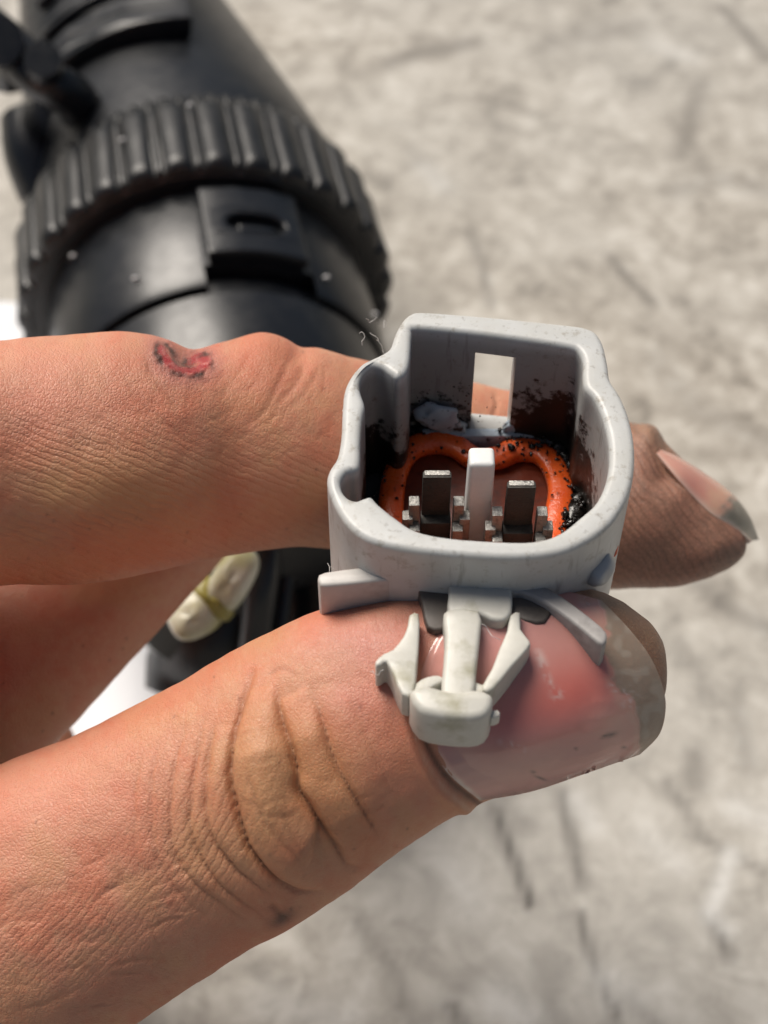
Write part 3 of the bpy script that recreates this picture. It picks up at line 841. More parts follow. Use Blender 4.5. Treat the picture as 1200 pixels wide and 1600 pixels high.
    paint(gauss(P, (470, 780), 60, 90) * .3 * ix, (0.52, 0.28, 0.16)); paint(sstep(P[:, 1], 790, 900) * .45 * ix * (P[:, 0] < 700), (0.50, 0.25, 0.13))
    paint(sstep(P[:, 0], 860, 960) * .7 * ix, (0.38, 0.225, 0.17)); paint(gauss(P, (1120, 850), 40, 40) * .5 * ix, (0.42, 0.25, 0.18)); paint(gauss(P, (1150, 880), 40, 26) * .5 * ix, (0.25, 0.20, 0.15))
    paint(gauss(P, (1010, 680), 40, 24, 30) * .5 * ix, (0.38, 0.28, 0.19))
    paint(gauss(P, (90, 1240), 190, 90) * .55 * th, pink); paint(gauss(P, (420, 1230), 80, 160, -10) * .75 * th, (0.55, 0.325, 0.175)); paint(gauss(P, (520, 1220), 60, 140, -25) * .45 * th, yellow)
    paint(gauss(P, (330, 1340), 60, 110, -20) * .4 * th, (0.58, 0.35, 0.19))
    paint(gauss(P, (600, 1010), 110, 70) * .65 * th, mauve); paint(gauss(P, (570, 1090), 70, 50) * .45 * th, (0.62, 0.27, 0.22)); paint(gauss(P, (630, 1190), 60, 90, -20) * .6 * th, (0.54, 0.225, 0.15))  # mauve patch paints the connector's shade onto the thumb
    paint(gauss(P, (250, 1100), 130, 26, -25) * .4 * th, red); paint(gauss(P, (455, 1320), 26, 26) * .35 * th, red); paint(gauss(P, (130, 1530), 190, 60, -30) * .4 * th, (0.48, 0.25, 0.17))
    paint(sstep(P[:, 0], 850, 960) * .8 * th, (0.24, 0.165, 0.11))
    paint(gauss(P, (690, 1330), 70, 22, -25) * .4 * th, (0.40, 0.20, 0.14))
    d_cut, _ = poly_dist(P, catmull([(660, 1140), (672, 1170), (705, 1222), (748, 1256)], 5))
    paint(np.exp(-(d_cut / 6) ** 2) * .55 * th * (.4 + vnoise(P, 8, 21)), (0.22, 0.13, 0.09))
    d_c2, _ = poly_dist(P[kk], catmull([(652, 1095), (664, 1157), (696, 1212), (748, 1256)], 6))
    mm = np.zeros(n); mm[kk] = np.exp(-(d_c2 / 4.0) ** 2) * th[kk]; paint(mm * .8, (0.13, 0.07, 0.05))
    d_c3, _ = poly_dist(P[kk], catmull([(643, 1120), (655, 1165), (686, 1220), (735, 1264)], 6))
    mm = np.zeros(n); mm[kk] = np.exp(-(d_c3 / 3.0) ** 2) * th[kk] * (.2 + vnoise(P[kk], 10, 71)); paint(mm * .6, (0.70, 0.50, 0.38))
    paint(crease_mask * .42, (0.22, 0.09, 0.05))  # shade painted into the folds as dark lines
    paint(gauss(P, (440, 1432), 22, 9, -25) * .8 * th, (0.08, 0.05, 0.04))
    # pores, tiny dirt specks
    order = np.argsort(P[:, 0]); px_s = P[order, 0]
    for q in rng.uniform((0, 530), (1000, 1560), (170, 2)):
        a_, b_ = np.searchsorted(px_s, (q[0] - 6, q[0] + 6)); kk = order[a_:b_]; kk = kk[np.abs(P[kk, 1] - q[1]) < 6]
        if len(kk):
            mm = (np.exp(-(np.linalg.norm(P[kk] - q, axis=1) / rng.uniform(1.6, 2.6)) ** 2) * rng.uniform(.2, .7))[:, None]
            col[kk] = col[kk] * (1 - mm) + np.array((0.10, 0.055, 0.04)) * mm
    halo = np.clip(np.exp(-(d_o / 20) ** 2), 0, 1) * ix * front
    paint(halo * .6, (0.46, 0.20, 0.19)); paint(flesh * .95, (0.40, 0.06, 0.065)); paint(flesh * sstep(nz, .5, .85) * .8, (0.58, 0.22, 0.20))
    paint(crust * .95 * sstep(vnoise(P, 13, 81), .12, .5), (0.085, 0.05, 0.04))
    lum = col @ np.array((.3, .55, .15)); col = np.clip(lum[:, None] + (col - lum[:, None]) * 1.14, .01, .9) * np.array((.86, .84, .84))
    dirt = np.clip(sstep(P[:, 0], 900, 980) * ix * 1.0 + sstep(P[:, 0], 840, 950) * th * .6 + gauss(P, (520, 840), 70, 40) * ix * .35, 0, 1)
    # ridge lines: phase runs across them
    x, y = P[:, 0], P[:, 1]
    ph_i = ((y - 700) * math.cos(.40) - (x - 200) * math.sin(.40)) / 11.5
    ph_tip = ((x - 1000) * math.cos(.62) - (y - 800) * math.sin(.62)) / 12.5 + 1.2 * vnoise(P, 40, 61)
    ph_t = (x * .93 + (y - 1250) * .36 + ((y - 1230) / 150) ** 2 * 26) / 15.0
    phase = np.where(th > 0, ph_t, np.where(x > 800, ph_tip, ph_i))
    ridge = np.clip(ix * (x < 800) * sstep(y + (x - 250) * -.12, 610, 740) * .75 * sstep(x, -40, 60) + ix * sstep(x, 880, 960) * .62 + th * (gauss(P, (320, 1300), 110, 150) * .55 + gauss(P, (130, 1480), 170, 90) * .5 + gauss(P, (600, 1000), 90, 60) * .35), 0, 1.4)
    cells = np.clip(.5 + .35 * ix * sstep(-y, -770, -690) + .35 * th * sstep(-x, -360, -240) - .4 * flesh - .3 * ix * (x > 900), 0, 1.2)
    XF[vis] = X; X = XF
    def full(a, fill):
        r = np.full((nF,) + a.shape[1:], fill, float); r[vis] = a; return r
    base_c = np.tile(np.array((0.54, 0.265, 0.172)), (nF, 1)); base_c[vis] = col; col = base_c
    me.vertices.foreach_set('co', (X * 0.001).astype(np.float32).ravel())
    ca = me.attributes.new('skin_colour', 'FLOAT_COLOR', 'POINT')
    ca.data.foreach_set('color', np.concatenate((col, np.ones((nF, 1))), 1).astype(np.float32).ravel())
    for nm, a, fl in (('phase', phase, 0), ('ridge', ridge, 0), ('cells', cells, .6), ('dirt', dirt, 0), ('wet', np.clip(flesh, 0, 1), 0)):
        at = me.attributes.new(nm, 'FLOAT', 'POINT'); at.data.foreach_set('value', full(a, fl).astype(np.float32))
    me.name = 'hand'
    me.polygons.foreach_set('use_smooth', np.ones(len(me.polygons), bool)); me.materials.append(M['skin']); me.update()
    hand = bpy.data.objects.new('hand', me); C.objects.link(hand); hand.matrix_world = H
    hand['label'] = 'bare grimy hand with a red sore, pinching a grey connector between thumb and index finger'; hand['category'] = 'hand'

    # --- thumb nail, laid on the thumb
    from mathutils.bvhtree import BVHTree
    tv, tf, tcs, trs = parts[1]
    bvh = BVHTree.FromPolygons([Vector(v) for v in tv], tf)
    nu, nv = 96, 130
    def curve_at(pts, m): 
        c = catmull(pts, 10); s = np.concatenate(((0,), np.cumsum(np.linalg.norm(np.diff(c, axis=0), axis=1)))); s /= s[-1]
        t = np.linspace(0, 1, m); return np.stack((np.interp(t, s, c[:, 0]), np.interp(t, s, c[:, 1])), 1)
    c0 = curve_at([(735, 950), (690, 985), (660, 1045), (655, 1100), (668, 1155), (700, 1208), (750, 1251)], nu)
    c1 = curve_at([(940, 938), (985, 985), (1018, 1030), (1036, 1075), (1040, 1110), (1030, 1148), (1000, 1179)], nu)
    d0 = curve_at([(735, 950), (800, 928), (870, 922), (940, 938)], nv)
    d1 = curve_at([(750, 1251), (830, 1237), (920, 1207), (1000, 1179)], nv)
    u = np.linspace(0, 1, nu)[:, None, None]; v = np.linspace(0, 1, nv)[None, :, None]
    G = (1-v) * c0[:, None] + v * c1[:, None] + (1-u) * d0[None] + u * d1[None] - ((1-u)*(1-v)*c0[0] + u*(1-v)*c0[-1] + (1-u)*v*c1[0] + u*v*c1[-1])
    Z = np.full((nu, nv), np.nan)
    eye = Vector((0, 0, D))
    for i in range(nu):
        for j in range(nv):
            dr = Vector(cpt(G[i, j, 0], G[i, j, 1], 0)) - eye
            hit = bvh.ray_cast(eye, dr.normalized())
            if hit[0] is not None: Z[i, j] = hit[0].z
    for _ in range(nv):                                 # carry the depth on past the flesh
        bad = np.isnan(Z)
        if not bad.any(): break
        Zp = np.pad(Z, 1, constant_values=np.nan)
        st = np.stack((Zp[:-2, 1:-1], Zp[2:, 1:-1], Zp[1:-1, :-2], Zp[1:-1, 2:]))
        with np.errstate(all='ignore'): av = np.nanmean(st, axis=0)
        Z[bad] = av[bad] - .08
    uu = np.linspace(0, 1, nu)[:, None]; vv = np.linspace(0, 1, nv)[None, :]
    # a nail is flatter along than the flesh: replace the depth by a smooth low order fit
    A = np.stack([(uu**a * vv**b).ravel() for a in range(5) for b in range(4)], 1)
    A = np.stack([((uu**a) * (vv**b) * np.ones((nu, nv))).ravel() for a in range(5) for b in range(3)], 1)
    W = np.ones(nu * nv)
    co, *_ = np.linalg.lstsq(A, Z.ravel(), rcond=None)
    Zf = (A @ co).reshape(nu, nv)
    Zn = Zf + 0.55 * np.sin(np.pi * uu) ** .6 * (0.35 + .65 * vv) - 0.10 * np.exp(-(vv / .03) ** 2) - .25 * np.exp(-((1 - vv) / .04) ** 2) - .12 * np.exp(-((1 - uu) / .03) ** 2)
    Zn = np.maximum(Zn, Z + .16 * sstep(vv, .0, .04) + .02)
    top = np.array([[cpt(G[i, j, 0], G[i, j, 1], Zn[i, j]) for j in range(nv)] for i in range(nu)])
    make_nail(hand, top, G, thumb_nail_colour, 0.45)

    # --- index nail: an arched plate on the far side of the finger tip
    lo = catmull([(1026, 708, -17.5), (1048, 735, -17.2), (1080, 772, -17.5), (1112, 803, -18.5), (1146, 823, -20.5), (1174, 846, -23)], 8)
    hi = catmull([(1036, 704, -23), (1064, 716, -23), (1100, 738, -23), (1142, 770, -23.5), (1170, 805, -24.5), (1185, 842, -26)], 8)
    bvi = BVHTree.FromPolygons([Vector(v) for v in parts[0][0]], parts[0][1])
    nn = len(lo); rows = []; zs = []
    for p in lo:
        hit = bvi.ray_cast(eye, (Vector(cpt(p[0], p[1], 0)) - eye).normalized())
        zs.append(hit[0].z if hit[0] is not None else np.nan)
    zs = np.array(zs); good = ~np.isnan(zs)
    zs = np.interp(np.arange(nn), np.where(good)[0], zs[good]) if good.any() else lo[:, 2]
    zs = np.convolve(np.pad(zs, 3, mode='edge'), np.ones(7) / 7, 'valid')
    lo[:, 2] = zs - .05
    hi[:, 2] = lo[:, 2] - np.linspace(4.0, 2.2, nn)
    q_ = 1 - np.linspace(0, 1, nn) ** 2.5 * .92
    bk = [cpt(p[0] - 18 * k_, p[1] + 26 * k_, p[2] - 9.5 * k_) for p, k_ in zip(hi, q_)]
    GG = []
    for i in range(nn):
        a, b, c = cpt(*lo[i]), cpt(*hi[i]), bk[i]; row = []; gr = []
        for t in np.linspace(0, 1, 26):
            # quadratic through a (t=0), b (t=.5), c (t=1)
            q = a * (2*(t-.5)*(t-1)) + b * (-4*t*(t-1)) + c * (2*t*(t-.5))
            row.append(q); kk = S * D / (D - q[2]); gr.append((600 + q[0]*kk, 800 - q[1]*kk))
        rows.append(row); GG.append(gr)
    top = np.array(rows).transpose(1, 0, 2); GG = np.array(GG).transpose(1, 0, 2)
    make_nail(hand, top, GG, index_nail_colour, 0.4)
    return hand

def thumb_nail_colour(G):
    P = G.reshape(-1, 2); n = len(P)
    col = np.tile(np.array((0.58, 0.285, 0.245)), (n, 1)); dirt = np.zeros(n)
    def paint(mask, c):
        m = np.clip(mask, 0, 1)[:, None]; col[:] = col * (1 - m) + np.array(c) * m
    paint(gauss(P, (770, 1000), 70, 60) * .5, (0.48, 0.23, 0.23)); paint(gauss(P, (890, 1085), 95, 52, -20) * .9, (0.66, 0.175, 0.14)); paint(gauss(P, (790, 1130), 60, 26, -10) * .5, (0.52, 0.17, 0.16))  # first patch paints the connector's shade onto the nail
    paint(gauss(P, (800, 1200), 120, 34, -15) * .45, (0.56, 0.37, 0.31)); paint(gauss(P, (720, 1180), 34, 50) * .5, (0.58, 0.38, 0.33)); paint(gauss(P, (960, 1130), 45, 30, -20) * .5, (0.68, 0.44, 0.34))
    wob = (vnoise(P, 26, 31) - .5) * 30 + (vnoise(P, 9, 32) - .5) * 9
    line = np.array([(925, 930), (935, 965), (955, 1040), (978, 1080), (997, 1125), (990, 1180)])
    xe = np.interp(P[:, 1], line[:, 1], line[:, 0])
    edge = sstep(P[:, 0] + wob - xe, -4, 4)
    paint(edge * .95, (0.31, 0.24, 0.175)); dirt = np.maximum(dirt, edge)
    paint(edge * sstep(vnoise(P, 14, 33), .55, .8) * .5, (0.44, 0.38, 0.31))
    paint(np.exp(-(np.abs(P[:, 0] + wob - xe + 8) / 9) ** 2) * .35, (0.60, 0.43, 0.32))
    for c, s, a in (((955, 1148), (9, 3), -20), ((833, 1206), (4, 2), 0), ((945, 1150), (7, 2), -30), ((900, 1170), (3, 2), 0), ((975, 1168), (4, 2), 0), ((845, 1216), (10, 2), 20)):
        paint(gauss(P, c, *s, a) * .85, (0.09, 0.07, 0.06))
    for c, s_, a in (((846, 1032), (7, 20), -20), ((858, 1062), (5, 14), -30), ((870, 1085), (10, 8), 0), ((965, 1075), (14, 8), 30), ((985, 1095), (12, 16), 0), ((800, 1165), (20, 5), 20)):
        paint(gauss(P, c, *s_, a) * sstep(vnoise(P, 5, 35), .4, .75) * .6, (0.68, 0.58, 0.54))  # pale scuff flecks that also paint small highlights
    d, _ = poly_dist(P, [(750, 1251), (830, 1237), (920, 1207), (1000, 1179)])
    paint(np.exp(-(d / 5) ** 2) * .5, (0.30, 0.22, 0.17))
    d, _ = poly_dist(P, [(655, 1100), (668, 1155), (700, 1208), (750, 1251)])
    paint(np.exp(-(d / 5) ** 2) * (.3 + .7 * vnoise(P, 9, 36)), (0.70, 0.60, 0.50))
    return col, dirt

def index_nail_colour(G):
    P = G.reshape(-1, 2); n = len(P)
    col = np.tile(np.array((0.56, 0.30, 0.235)), (n, 1))
    def paint(mask, c):
        m = np.clip(mask, 0, 1)[:, None]; col[:] = col * (1 - m) + np.array(c) * m
    paint(gauss(P, (1085, 765), 34, 22, 40) * .6, (0.58, 0.23, 0.19))
    nu, nv = G.shape[:2]
    vv = np.tile(np.linspace(0, 1, nv)[None], (nu, 1)).ravel(); wob = (vnoise(P, 10, 41) - .5) * .10
    paint(np.exp(-((vv + wob - .56) / .08) ** 2) * .6, (0.62, 0.40, 0.27))
    e = sstep(vv + wob, .60, .68); paint(e, (0.21, 0.19, 0.15)); paint(e * sstep(vnoise(P, 8, 42), .5, .8) * .5, (0.32, 0.29, 0.24))
    uu = np.tile(np.linspace(0, 1, nu)[:, None], (1, nv)).ravel()
    paint(np.exp(-(uu / .04) ** 2) * .6, (0.66, 0.52, 0.44))
    return col, e

def make_nail(hand, top, G, colour, thick):
    nu, nv = top.shape[:2]
    gu = np.gradient(top, axis=0); gv = np.gradient(top, axis=1)
    N = np.cross(gu, gv); N /= np.linalg.norm(N, axis=2)[..., None] + 1e-9
    if (N[nu//2, nv//2] @ (np.array((0, 0, D)) - top[nu//2, nv//2])) < 0: N = -N
    bot = top - N * thick
    V = np.concatenate((top.reshape(-1, 3), bot.reshape(-1, 3))) * 0.001
    o = nu * nv; F = []
    for i in range(nu - 1):
        for j in range(nv - 1):
            a = i*nv + j; q = (a, a+1, a+nv+1, a+nv); F.append(q); F.append(tuple(k + o for k in q[::-1]))
    for i in range(nu - 1):
        for j in (0, nv - 1):
            a = i*nv + j; F.append((a, a+nv, a+nv+o, a+o))
    for j in range(nv - 1):
        for i in (0, nu - 1):
            a = i*nv + j; F.append((a, a+1, a+1+o, a+o))
    n_o = obj('nail', V, F, M['nail'], hand, sharp=60)
    col, dirt = colour(G)
    me = n_o.data
    ca = me.attributes.new('skin_colour', 'FLOAT_COLOR', 'POINT')
    cc = np.concatenate((col, np.ones((len(col), 1))), 1); cc = np.concatenate((cc, cc))
    ca.data.foreach_set('color', cc.astype(np.float32).ravel())
    at = me.attributes.new('dirt', 'FLOAT', 'POINT'); at.data.foreach_set('value', np.concatenate((dirt, dirt)).astype(np.float32))

build_hand()

# ------------------------------------------------------------------ connector
TILT = math.radians(38)
st_, ct_ = math.sin(TILT), math.cos(TILT)
CO = cpt(750, 680, 10.5)
AX = np.array((0, st_, ct_)); VX = np.array((0, ct_, -st_)); UX = np.array((1.0, 0, 0))
EYE = np.array((0, 0, D))

def on_plane(px, py, point, normal):
    d = cpt(px, py, 0) - EYE
    t = ((point - EYE) @ normal) / (d @ normal)
    return EYE + d * t
def rp(px, py, w0=0.0):
    q = on_plane(px, py, CO + AX * w0, AX) - CO
    return (q @ UX, q @ VX)
def rps(pts, w0=0.0): return [rp(*p, w0) for p in pts]
def tp(px, py, v0):
    q = on_plane(px, py, CO + VX * v0, VX) - CO
    return (q @ UX, q @ AX)

def build_connector():
    loc = Matrix((Vector(UX), Vector(VX), Vector(AX))).transposed().to_4x4()
    mtx = H @ Matrix.Translation(Vector(CO) * 0.001) @ loc
    root = empty('wire_connector', 'grey two pin plastic connector with an orange seal, held between thumb and finger', 'connector', mtx)
    outer_px = [(628, 500), (640, 489), (658, 485), (720, 489), (800, 496), (885, 505), (916, 510), (934, 520), (944, 540), (950, 568), (954, 592), (970, 617), (984, 653), (992, 698), (989, 748),
                (975, 788), (948, 824), (907, 851), (862, 866), (795, 871), (705, 866), (628, 857), (575, 843), (542, 818), (521, 784), (511, 752), (515, 732), (527, 712), (533, 680), (535, 640), (538, 610),
                (547, 588), (565, 567), (598, 550), (610, 540), (617, 520)]
    inner_px = [(652, 512), (732, 519), (820, 530), (885, 540), (903, 546), (911, 562), (911, 585), (914, 603), (930, 622), (943, 653), (952, 694), (950, 739), (934, 780), (907, 806), (876, 830), (842, 842),
                (795, 844), (705, 838), (651, 827), (620, 808), (592, 786), (580, 774), (568, 776), (556, 780), (543, 775), (534, 763), (533, 748), (543, 736), (559, 731), (563, 715), (563, 690), (566, 653), (570, 632),
                (564, 612), (562, 596), (569, 580), (582, 571), (597, 573), (609, 581), (620, 588), (631, 584), (639, 570), (642, 545), (644, 520)]
    outer = catmull(rps(outer_px), 4, True); inner = catmull(rps(inner_px), 4, True)
    me = curve_mesh([outer, inner], -13.6, 0, 0.5, 4)
    vt = rp(770, 523)[1]
    a, b = tp(745, 550, vt), tp(804, 557, vt); c_, d_ = tp(736, 655, vt), tp(796, 658, vt)
    cut = box_mesh(min(a[0], c_[0]) , max(b[0], d_[0]), vt - 1.6, vt + 5, (c_[1] + d_[1]) / 2 - 1.7, (a[1] + b[1]) / 2)
    me = bool_mesh(me, [cut])
    # grease blots and painted shade: on the inside, growing with depth
    co = np.empty(len(me.vertices) * 3, np.float32); me.vertices.foreach_get('co', co); co = co.reshape(-1, 3)
    # the wall is split along its length so that the attribute can vary
    bm = bmesh.new(); bm.from_mesh(me)
    for wz in (-.75, -1.2, -1.7, -2.5, -4, -5.5, -7, -8.5, -10, -11.5, -12.5):
        bmesh.ops.bisect_plane(bm, geom=bm.verts[:] + bm.edges[:] + bm.faces[:], plane_co=(0, 0, wz), plane_no=(0, 0, 1))
    bm.to_mesh(me); bm.free()
    co = np.empty(len(me.vertices) * 3, np.float32); me.vertices.foreach_get('co', co); co = co.reshape(-1, 3).astype(float)
    inner_n = np.array(inner); outer_n = np.array(outer)
    di = poly_dist(co[:, :2], np.vstack((inner_n, inner_n[:1])))[0]; do = poly_dist(co[:, :2], np.vstack((outer_n, outer_n[:1])))[0]
    cx = co[:, 0]
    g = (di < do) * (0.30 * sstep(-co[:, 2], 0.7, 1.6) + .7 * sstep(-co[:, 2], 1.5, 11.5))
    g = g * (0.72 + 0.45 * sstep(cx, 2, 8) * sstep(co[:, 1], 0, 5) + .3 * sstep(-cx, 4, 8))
    # flat walls between few vertices: grease and painted shade go by position, so add cuts
    at = me.attributes.new('grime_shade', 'FLOAT', 'POINT'); at.data.foreach_set('value', np.clip(g, 0, 1.2).astype(np.float32))
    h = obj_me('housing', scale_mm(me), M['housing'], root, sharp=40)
    # back wall and the narrower rear body
    ins = lambda L, k: [tuple(np.array(p) * k + np.mean(L, 0) * (1 - k)) for p in L]
    prism('back_wall', ins(outer, .97), -15.2, -13.62, 0.3, M['darkplastic'], root)
    prism('rear_body', ins(outer, .66), -22, -15.22, 0.8, M['grey'], root)
    # seal: swept bead of two lobes
    W = -12.0
    path = [(613, 815), (612, 775), (620, 735), (642, 703), (676, 690), (712, 698), (742, 716), (775, 716), (806, 703), (840, 707), (864, 728), (876, 765), (870, 805), (862, 850), (835, 905), (770, 925), (690, 915), (630, 880)]
    P3 = np.array([(*rp(x, y, W), W) for x, y in path]); P3 = catmull(P3, 8, True)
    P3[:, 2] += 0.05 * np.sin(np.arange(len(P3)) * .37)
    V, F = tube(P3, 1.04 + 0.03 * np.sin(np.arange(len(P3)) * .23), 22, closed=True)
    V[:, 2] = np.where(V[:, 2] > W + .45, W + .45 + (V[:, 2] - W - .45) * .45, V[:, 2])
    obj('seal', V * 0.001, F, M['seal'], root, sharp=0)
    # a thinner inner web of the seal behind the pins
    loop = catmull([np.array(rp(x, y, -13.2)) for x, y in [(622, 815), (622, 770), (640, 722), (676, 702), (742, 728), (806, 716), (856, 740), (866, 800), (850, 880), (640, 880)]], 5, True)
    prism('seal_web', loop, -13.6, -12.7, 0.1, M['seal_dirty_shaded'], root)
    # pins
    for tip, base, w_t in (((683, 741), (676, 815), -4.2), ((815, 757), (800, 824), -4.2)):
        u0, v0 = rp(*tip, w_t)
        pin = obj_me('pin', scale_mm(box_mesh(u0 - 1.12, u0 + 1.12, v0 - .34, v0 + .34, -12.9, w_t, .16, 2)), M['darkmetal'], root, sharp=45)
        obj_me('pin_tip', scale_mm(box_mesh(u0 - .98, u0 + .98, v0 - .16, v0 + .34, w_t - .1, w_t + .1, .09, 2)), M['silver'], pin, sharp=45)
        obj_me('pin_root', scale_mm(box_mesh(u0 - 1.2, u0 + 1.2, v0 - 1.2, v0 + .2, -12.8, -8.9, .15, 2)), M['darkmetal'], pin, sharp=45)
        for sx in (-1, 1):
            for k, (dx, w0, w1, dv) in enumerate(((1.75, -12.8, -6.6, -.7), (2.25, -12.8, -7.9, -1.1), (1.7, -12.8, -8.6, -1.7))):
                obj_me('terminal_wing', scale_mm(box_mesh(u0 + sx*dx - .42, u0 + sx*dx + .42, v0 + dv - .5, v0 + dv + .5, w0, w1, .12, 2)), M['silver'], pin, sharp=45)
    # white post between the pins
    u0, v0 = rp(753, 712, -2.6)
    me = box_mesh(-1.0, 1.0, -.95, .95, -12.9, -2.6, .42, 4)
    for v in me.vertices:
        t = (v.co.z + 2.6) / -10.3
        if v.co.z < -5.2: v.co.x *= 1.12
        v.co.x += u0; v.co.y += v0
    obj_me('post', scale_mm(me), M['post'], root, sharp=40)
    # ledge under the window and the clouded grease lying on it
    l0, l1 = tp(652, 668, vt), tp(838, 690, vt)
    obj_me('ledge', scale_mm(box_mesh(l0[0] + .4, l1[0] - .2, vt - .85, vt + .05, -13.5, c_[1] - 1.2, .2, 2)), M['jelly'], root, sharp=40)
    def blob(name, c, r, sc3, m, seed, sub=3, amp=.25):
        bm = bmesh.new(); bmesh.ops.create_icosphere(bm, subdivisions=sub, radius=1)
        rr = np.random.default_rng(seed); ph = rr.uniform(0, 6.28, 6)
        for v in bm.verts:
            q = v.co; k = 1 + amp * (math.sin(3*q.x + ph[0]) * math.sin(3*q.y + ph[1]) + .6 * math.sin(5*q.z + ph[2]) * math.sin(6*q.x + ph[3]))
            v.co = Vector((c[0] + q.x*k*r*sc3[0], c[1] + q.y*k*r*sc3[1], c[2] + q.z*k*r*sc3[2]))
        me = bpy.data.meshes.new(name); bm.to_mesh(me); bm.free()
        return obj_me(name, scale_mm(me), m, root, sharp=0)
    for (px, py), r, sd in (((682, 652), 1.9, 1), ((705, 668), 1.5, 2), ((806, 668), 1.2, 3)):
        q = tp(px, py, vt - .1)
        blob('grease_film', (q[0], vt - .1, q[1]), r, (1, .35, .8), M['jelly'], sd)
    # crumbs of black grease along the right of the seal, in the corners and on the bead
    bm = bmesh.new(); rr = np.random.default_rng(5)
    def crumb(c, r):
        g2 = bmesh.ops.create_icosphere(bm, subdivisions=1, radius=r)
        s3 = rr.uniform(.5, 1.6, 3)
        for v in g2['verts']:
            j3 = 1 + rr.uniform(-.35, .35)
            v.co = Vector((v.co.x*s3[0]*j3 + c[0], v.co.y*s3[1]*j3 + c[1], v.co.z*s3[2]*j3 + c[2]))
    strip = catmull([(790, 690), (835, 692), (868, 705), (890, 735), (900, 770), (895, 805), (880, 835)], 6)
    for k in range(520):
        q = strip[rr.integers(len(strip))] + rr.normal(0, (9, 8)); w0 = -12.0 + rr.uniform(-.5, .9)
        u_, v_ = rp(*q, w0); crumb((u_, v_, w0), rr.uniform(.05, .13) if rr.random() < .7 else rr.uniform(.13, .30))
    sp_ = np.array([(*rp(x_ + 4, y_ - 2, -12.3), -12.3) for x_, y_ in strip])
    Vg, Fg = tube(sp_, .75 + .28 * rr.random(len(sp_)), 14)
    Vg = Vg + rr.normal(0, .07, Vg.shape)
    obj('grease_smear', Vg * 0.001, Fg, M['grease'], root, sharp=0)
    left = catmull([(598, 800), (598, 760), (610, 720), (632, 694), (665, 678), (705, 685), (735, 706)], 6)
    for k in range(90):
        q = left[rr.integers(len(left))] + rr.normal(0, (5, 4)); w0 = -11.8 + rr.uniform(-.4, .5)
        u_, v_ = rp(*q, w0); crumb((u_, v_, w0), rr.uniform(.06, .17))
    for k in range(110):
        q = rr.uniform((620, 690), (870, 780)); d_p = np.abs(poly_dist(np.array([q]), np.array(path, float))[0][0])
        if d_p > 16: continue
        w0 = -11.2 + rr.uniform(-.05, .1); u_, v_ = rp(*q, w0); crumb((u_, v_, w0), rr.uniform(.05, .13))
    for k in range(70):                                      # on the ceiling of the shroud, right corner mostly
        px = rr.choice((rr.normal(860, 30), rr.uniform(650, 740), rr.uniform(700, 860))); py = rr.uniform(585, 690) if px > 800 else rr.uniform(600, 660)
        q = tp(px, py, vt - .05)
        if not -12.5 < q[1] < -3: continue
        crumb((q[0], vt - .05, q[1]), rr.uniform(.04, .14) * (1 if px > 800 else .6))
    me = bpy.data.meshes.new('grease_crumbs'); bm.to_mesh(me); bm.free()
    obj_me('grease_crumbs', scale_mm(me), M['grease'], root, sharp=0, kind='stuff')

    # ---- mounting clip below the shroud
    WC = -4.5
    def cpoly(name, pts, w0, w1, bev, m, parent=root, sm=2):
        L = rps(pts, WC); L = catmull(L, sm, True) if sm > 1 else L
        return prism(name, L, w0, w1, bev, m, parent, res=2)
    cpoly('clip_base', [(703, 880), (760, 880), (799, 885), (800, 930), (799, 962), (786, 976), (765, 974), (748, 966), (702, 968), (701, 930)], -7.4, -3.9, .3, M['white'])
    stem = cpoly('clip_stem', [(700, 960), (748, 962), (750, 1000), (744, 1050), (739, 1098), (714, 1102), (690, 1098), (692, 1050), (695, 1000), (692, 975)], -7.2, -3.7, .38, M['white'])
    cpoly('clip_nose', [(640, 1100), (646, 1089), (664, 1084), (690, 1090), (715, 1094), (742, 1090), (766, 1098), (769, 1112), (760, 1130), (736, 1137), (690, 1134), (655, 1124)], -7.6, -3.2, .55, M['white'])
    cpoly('clip_barb', [(640, 966), (654, 964), (655, 1000), (651, 1050), (646, 1088), (628, 1090), (614, 1058), (604, 1040), (596, 1044), (588, 1046), (587, 1038), (600, 1026), (614, 1020), (630, 1000), (637, 982)], -6.9, -4.0, .2, M['white'])
    cpoly('clip_barb', [(797, 966), (812, 962), (813, 988), (827, 1006), (825, 1018), (800, 1046), (772, 1080), (758, 1086), (752, 1078), (768, 1050), (780, 1018), (792, 990)], -6.9, -4.0, .22, M['white'])
    cpoly('clip_web', [(641, 1088), (650, 1070), (668, 1060), (686, 1058), (694, 1066), (680, 1074), (662, 1084)], -6.6, -4.2, .2, M['white'])
    cpoly('clip_web', [(738, 1066), (752, 1072), (768, 1070), (772, 1080), (756, 1088), (738, 1082)], -6.6, -4.2, .2, M['white'])
    cpoly('flash_nub', [(764, 1112), (778, 1110), (781, 1118), (768, 1123)], -5.6, -4.4, .15, M['white'])
    cpoly('clip_flap', [(700, 905), (690, 890), (640, 885), (570, 890), (508, 898), (497, 906), (499, 915), (510, 920), (575, 914), (640, 908), (688, 914)], -8.6, -4.1, .25, M['flap'])
    cpoly('clip_flap', [(796, 905), (820, 906), (858, 924), (900, 952), (940, 984), (948, 998), (944, 1010), (932, 1008), (893, 976), (850, 946), (815, 930), (798, 930)], -8.2, -4.1, .25, M['flap_stained_shaded'])
    cpoly('clip_shade_block', [(655, 900), (706, 898), (704, 962), (690, 978), (668, 974), (660, 940)], -7.6, -4.9, .2, M['clip_shade'])  # dark block added to stand for the shaded gap beside the stem
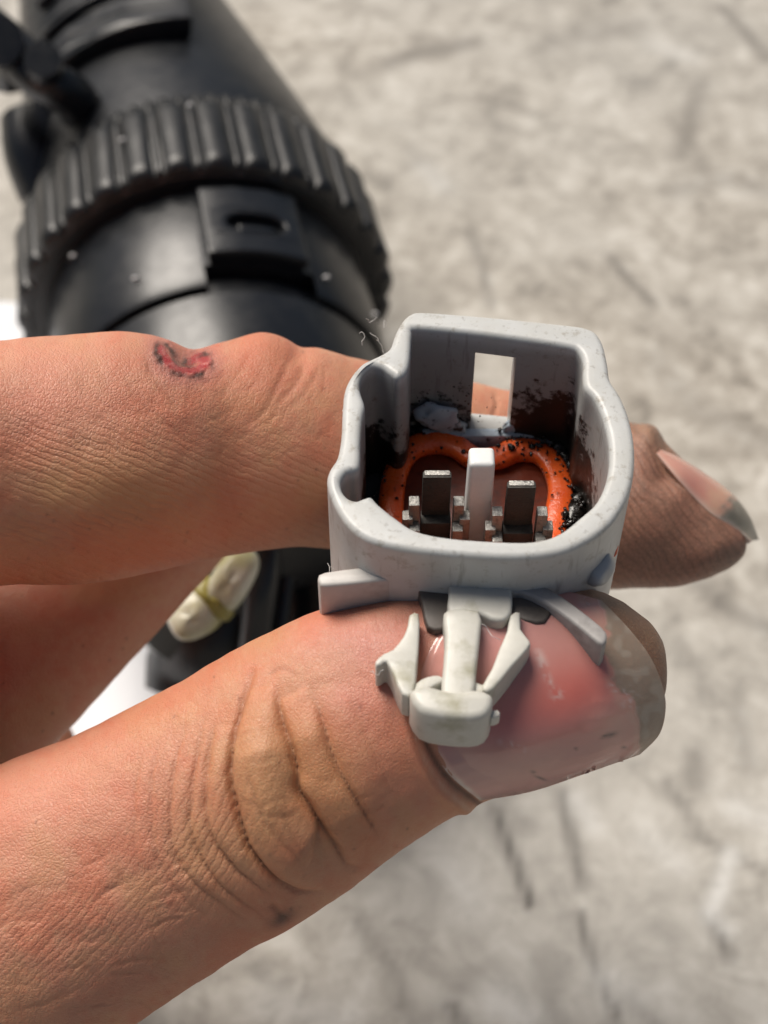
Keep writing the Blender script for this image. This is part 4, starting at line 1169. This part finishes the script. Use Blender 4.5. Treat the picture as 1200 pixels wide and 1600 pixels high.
    cpoly('clip_shade_block', [(796, 908), (826, 914), (862, 940), (852, 968), (822, 966), (798, 950)], -7.6, -4.8, .2, M['clip_shade'])  # dark block added as the shade beneath the right flap
    # lock nub on the right flank, with a bit of the seal bulging beside it
    q = rp(933, 884, -5.5)
    blob('lock_nub', (q[0], q[1], -5.5), 1.3, (.9, 1.25, 1.0), M['grey'], 9, 3, .12)
    q = rp(958, 850, -6.5)
    blob('seal_edge', (q[0], q[1], -6.5), .8, (.5, 1.5, .8), M['seal'], 10, 2, .1)
    return root

def build_lint(root):
    rr = np.random.default_rng(21)
    for px, py, w0 in ((572, 498, -3.0), (578, 520, -3.5), (590, 528, -3.0), (566, 540, -3.6), (600, 512, -2.4), (512, 880, -6.0), (520, 888, -6.5), (536, 640, -1.5), (600, 1046, -4.2), (782, 1000, -4.0)):
        u_, v_ = rp(px, py, w0); p = np.array((u_, v_, w0)); pts = [p]
        d = rr.normal(0, 1, 3); d /= np.linalg.norm(d)
        for k in range(6):
            d = d + rr.normal(0, .55, 3); d /= np.linalg.norm(d); pts.append(pts[-1] + d * rr.uniform(.15, .38))
        V, F = tube(catmull(pts, 4), .022, 5); obj('lint_fibre', V * 0.001, F, M['lint'], root, sharp=0)
M['flap_stained_shaded'] = plastic('stained_shaded_flap', (0.32, 0.305, 0.295), (0.06, 0.045, 0.04), 0.95, 0.45, 220)  # stains, plus a darker base that paints shade on the right flap
M['clip_shade'] = plastic('gap_shade', (0.10, 0.085, 0.075), (0.02, 0.015, 0.012), 0.9, 0.5, 260)  # dark colour of the blocks added as shade under the clip
M['lint'] = plastic('pale_lint', (0.62, 0.60, 0.58), (0.3, 0.3, 0.3), 0.2, 0.7, 900)
M['darkplastic'] = plastic('stained_plastic', (0.10, 0.095, 0.09), (0.02, 0.018, 0.015), 0.8, 0.4, 500)
M['flap'] = plastic('flap_plastic', (0.50, 0.48, 0.455), (0.22, 0.15, 0.12), 0.6, 0.45, 300, sss=0.1)
build_lint(build_connector())
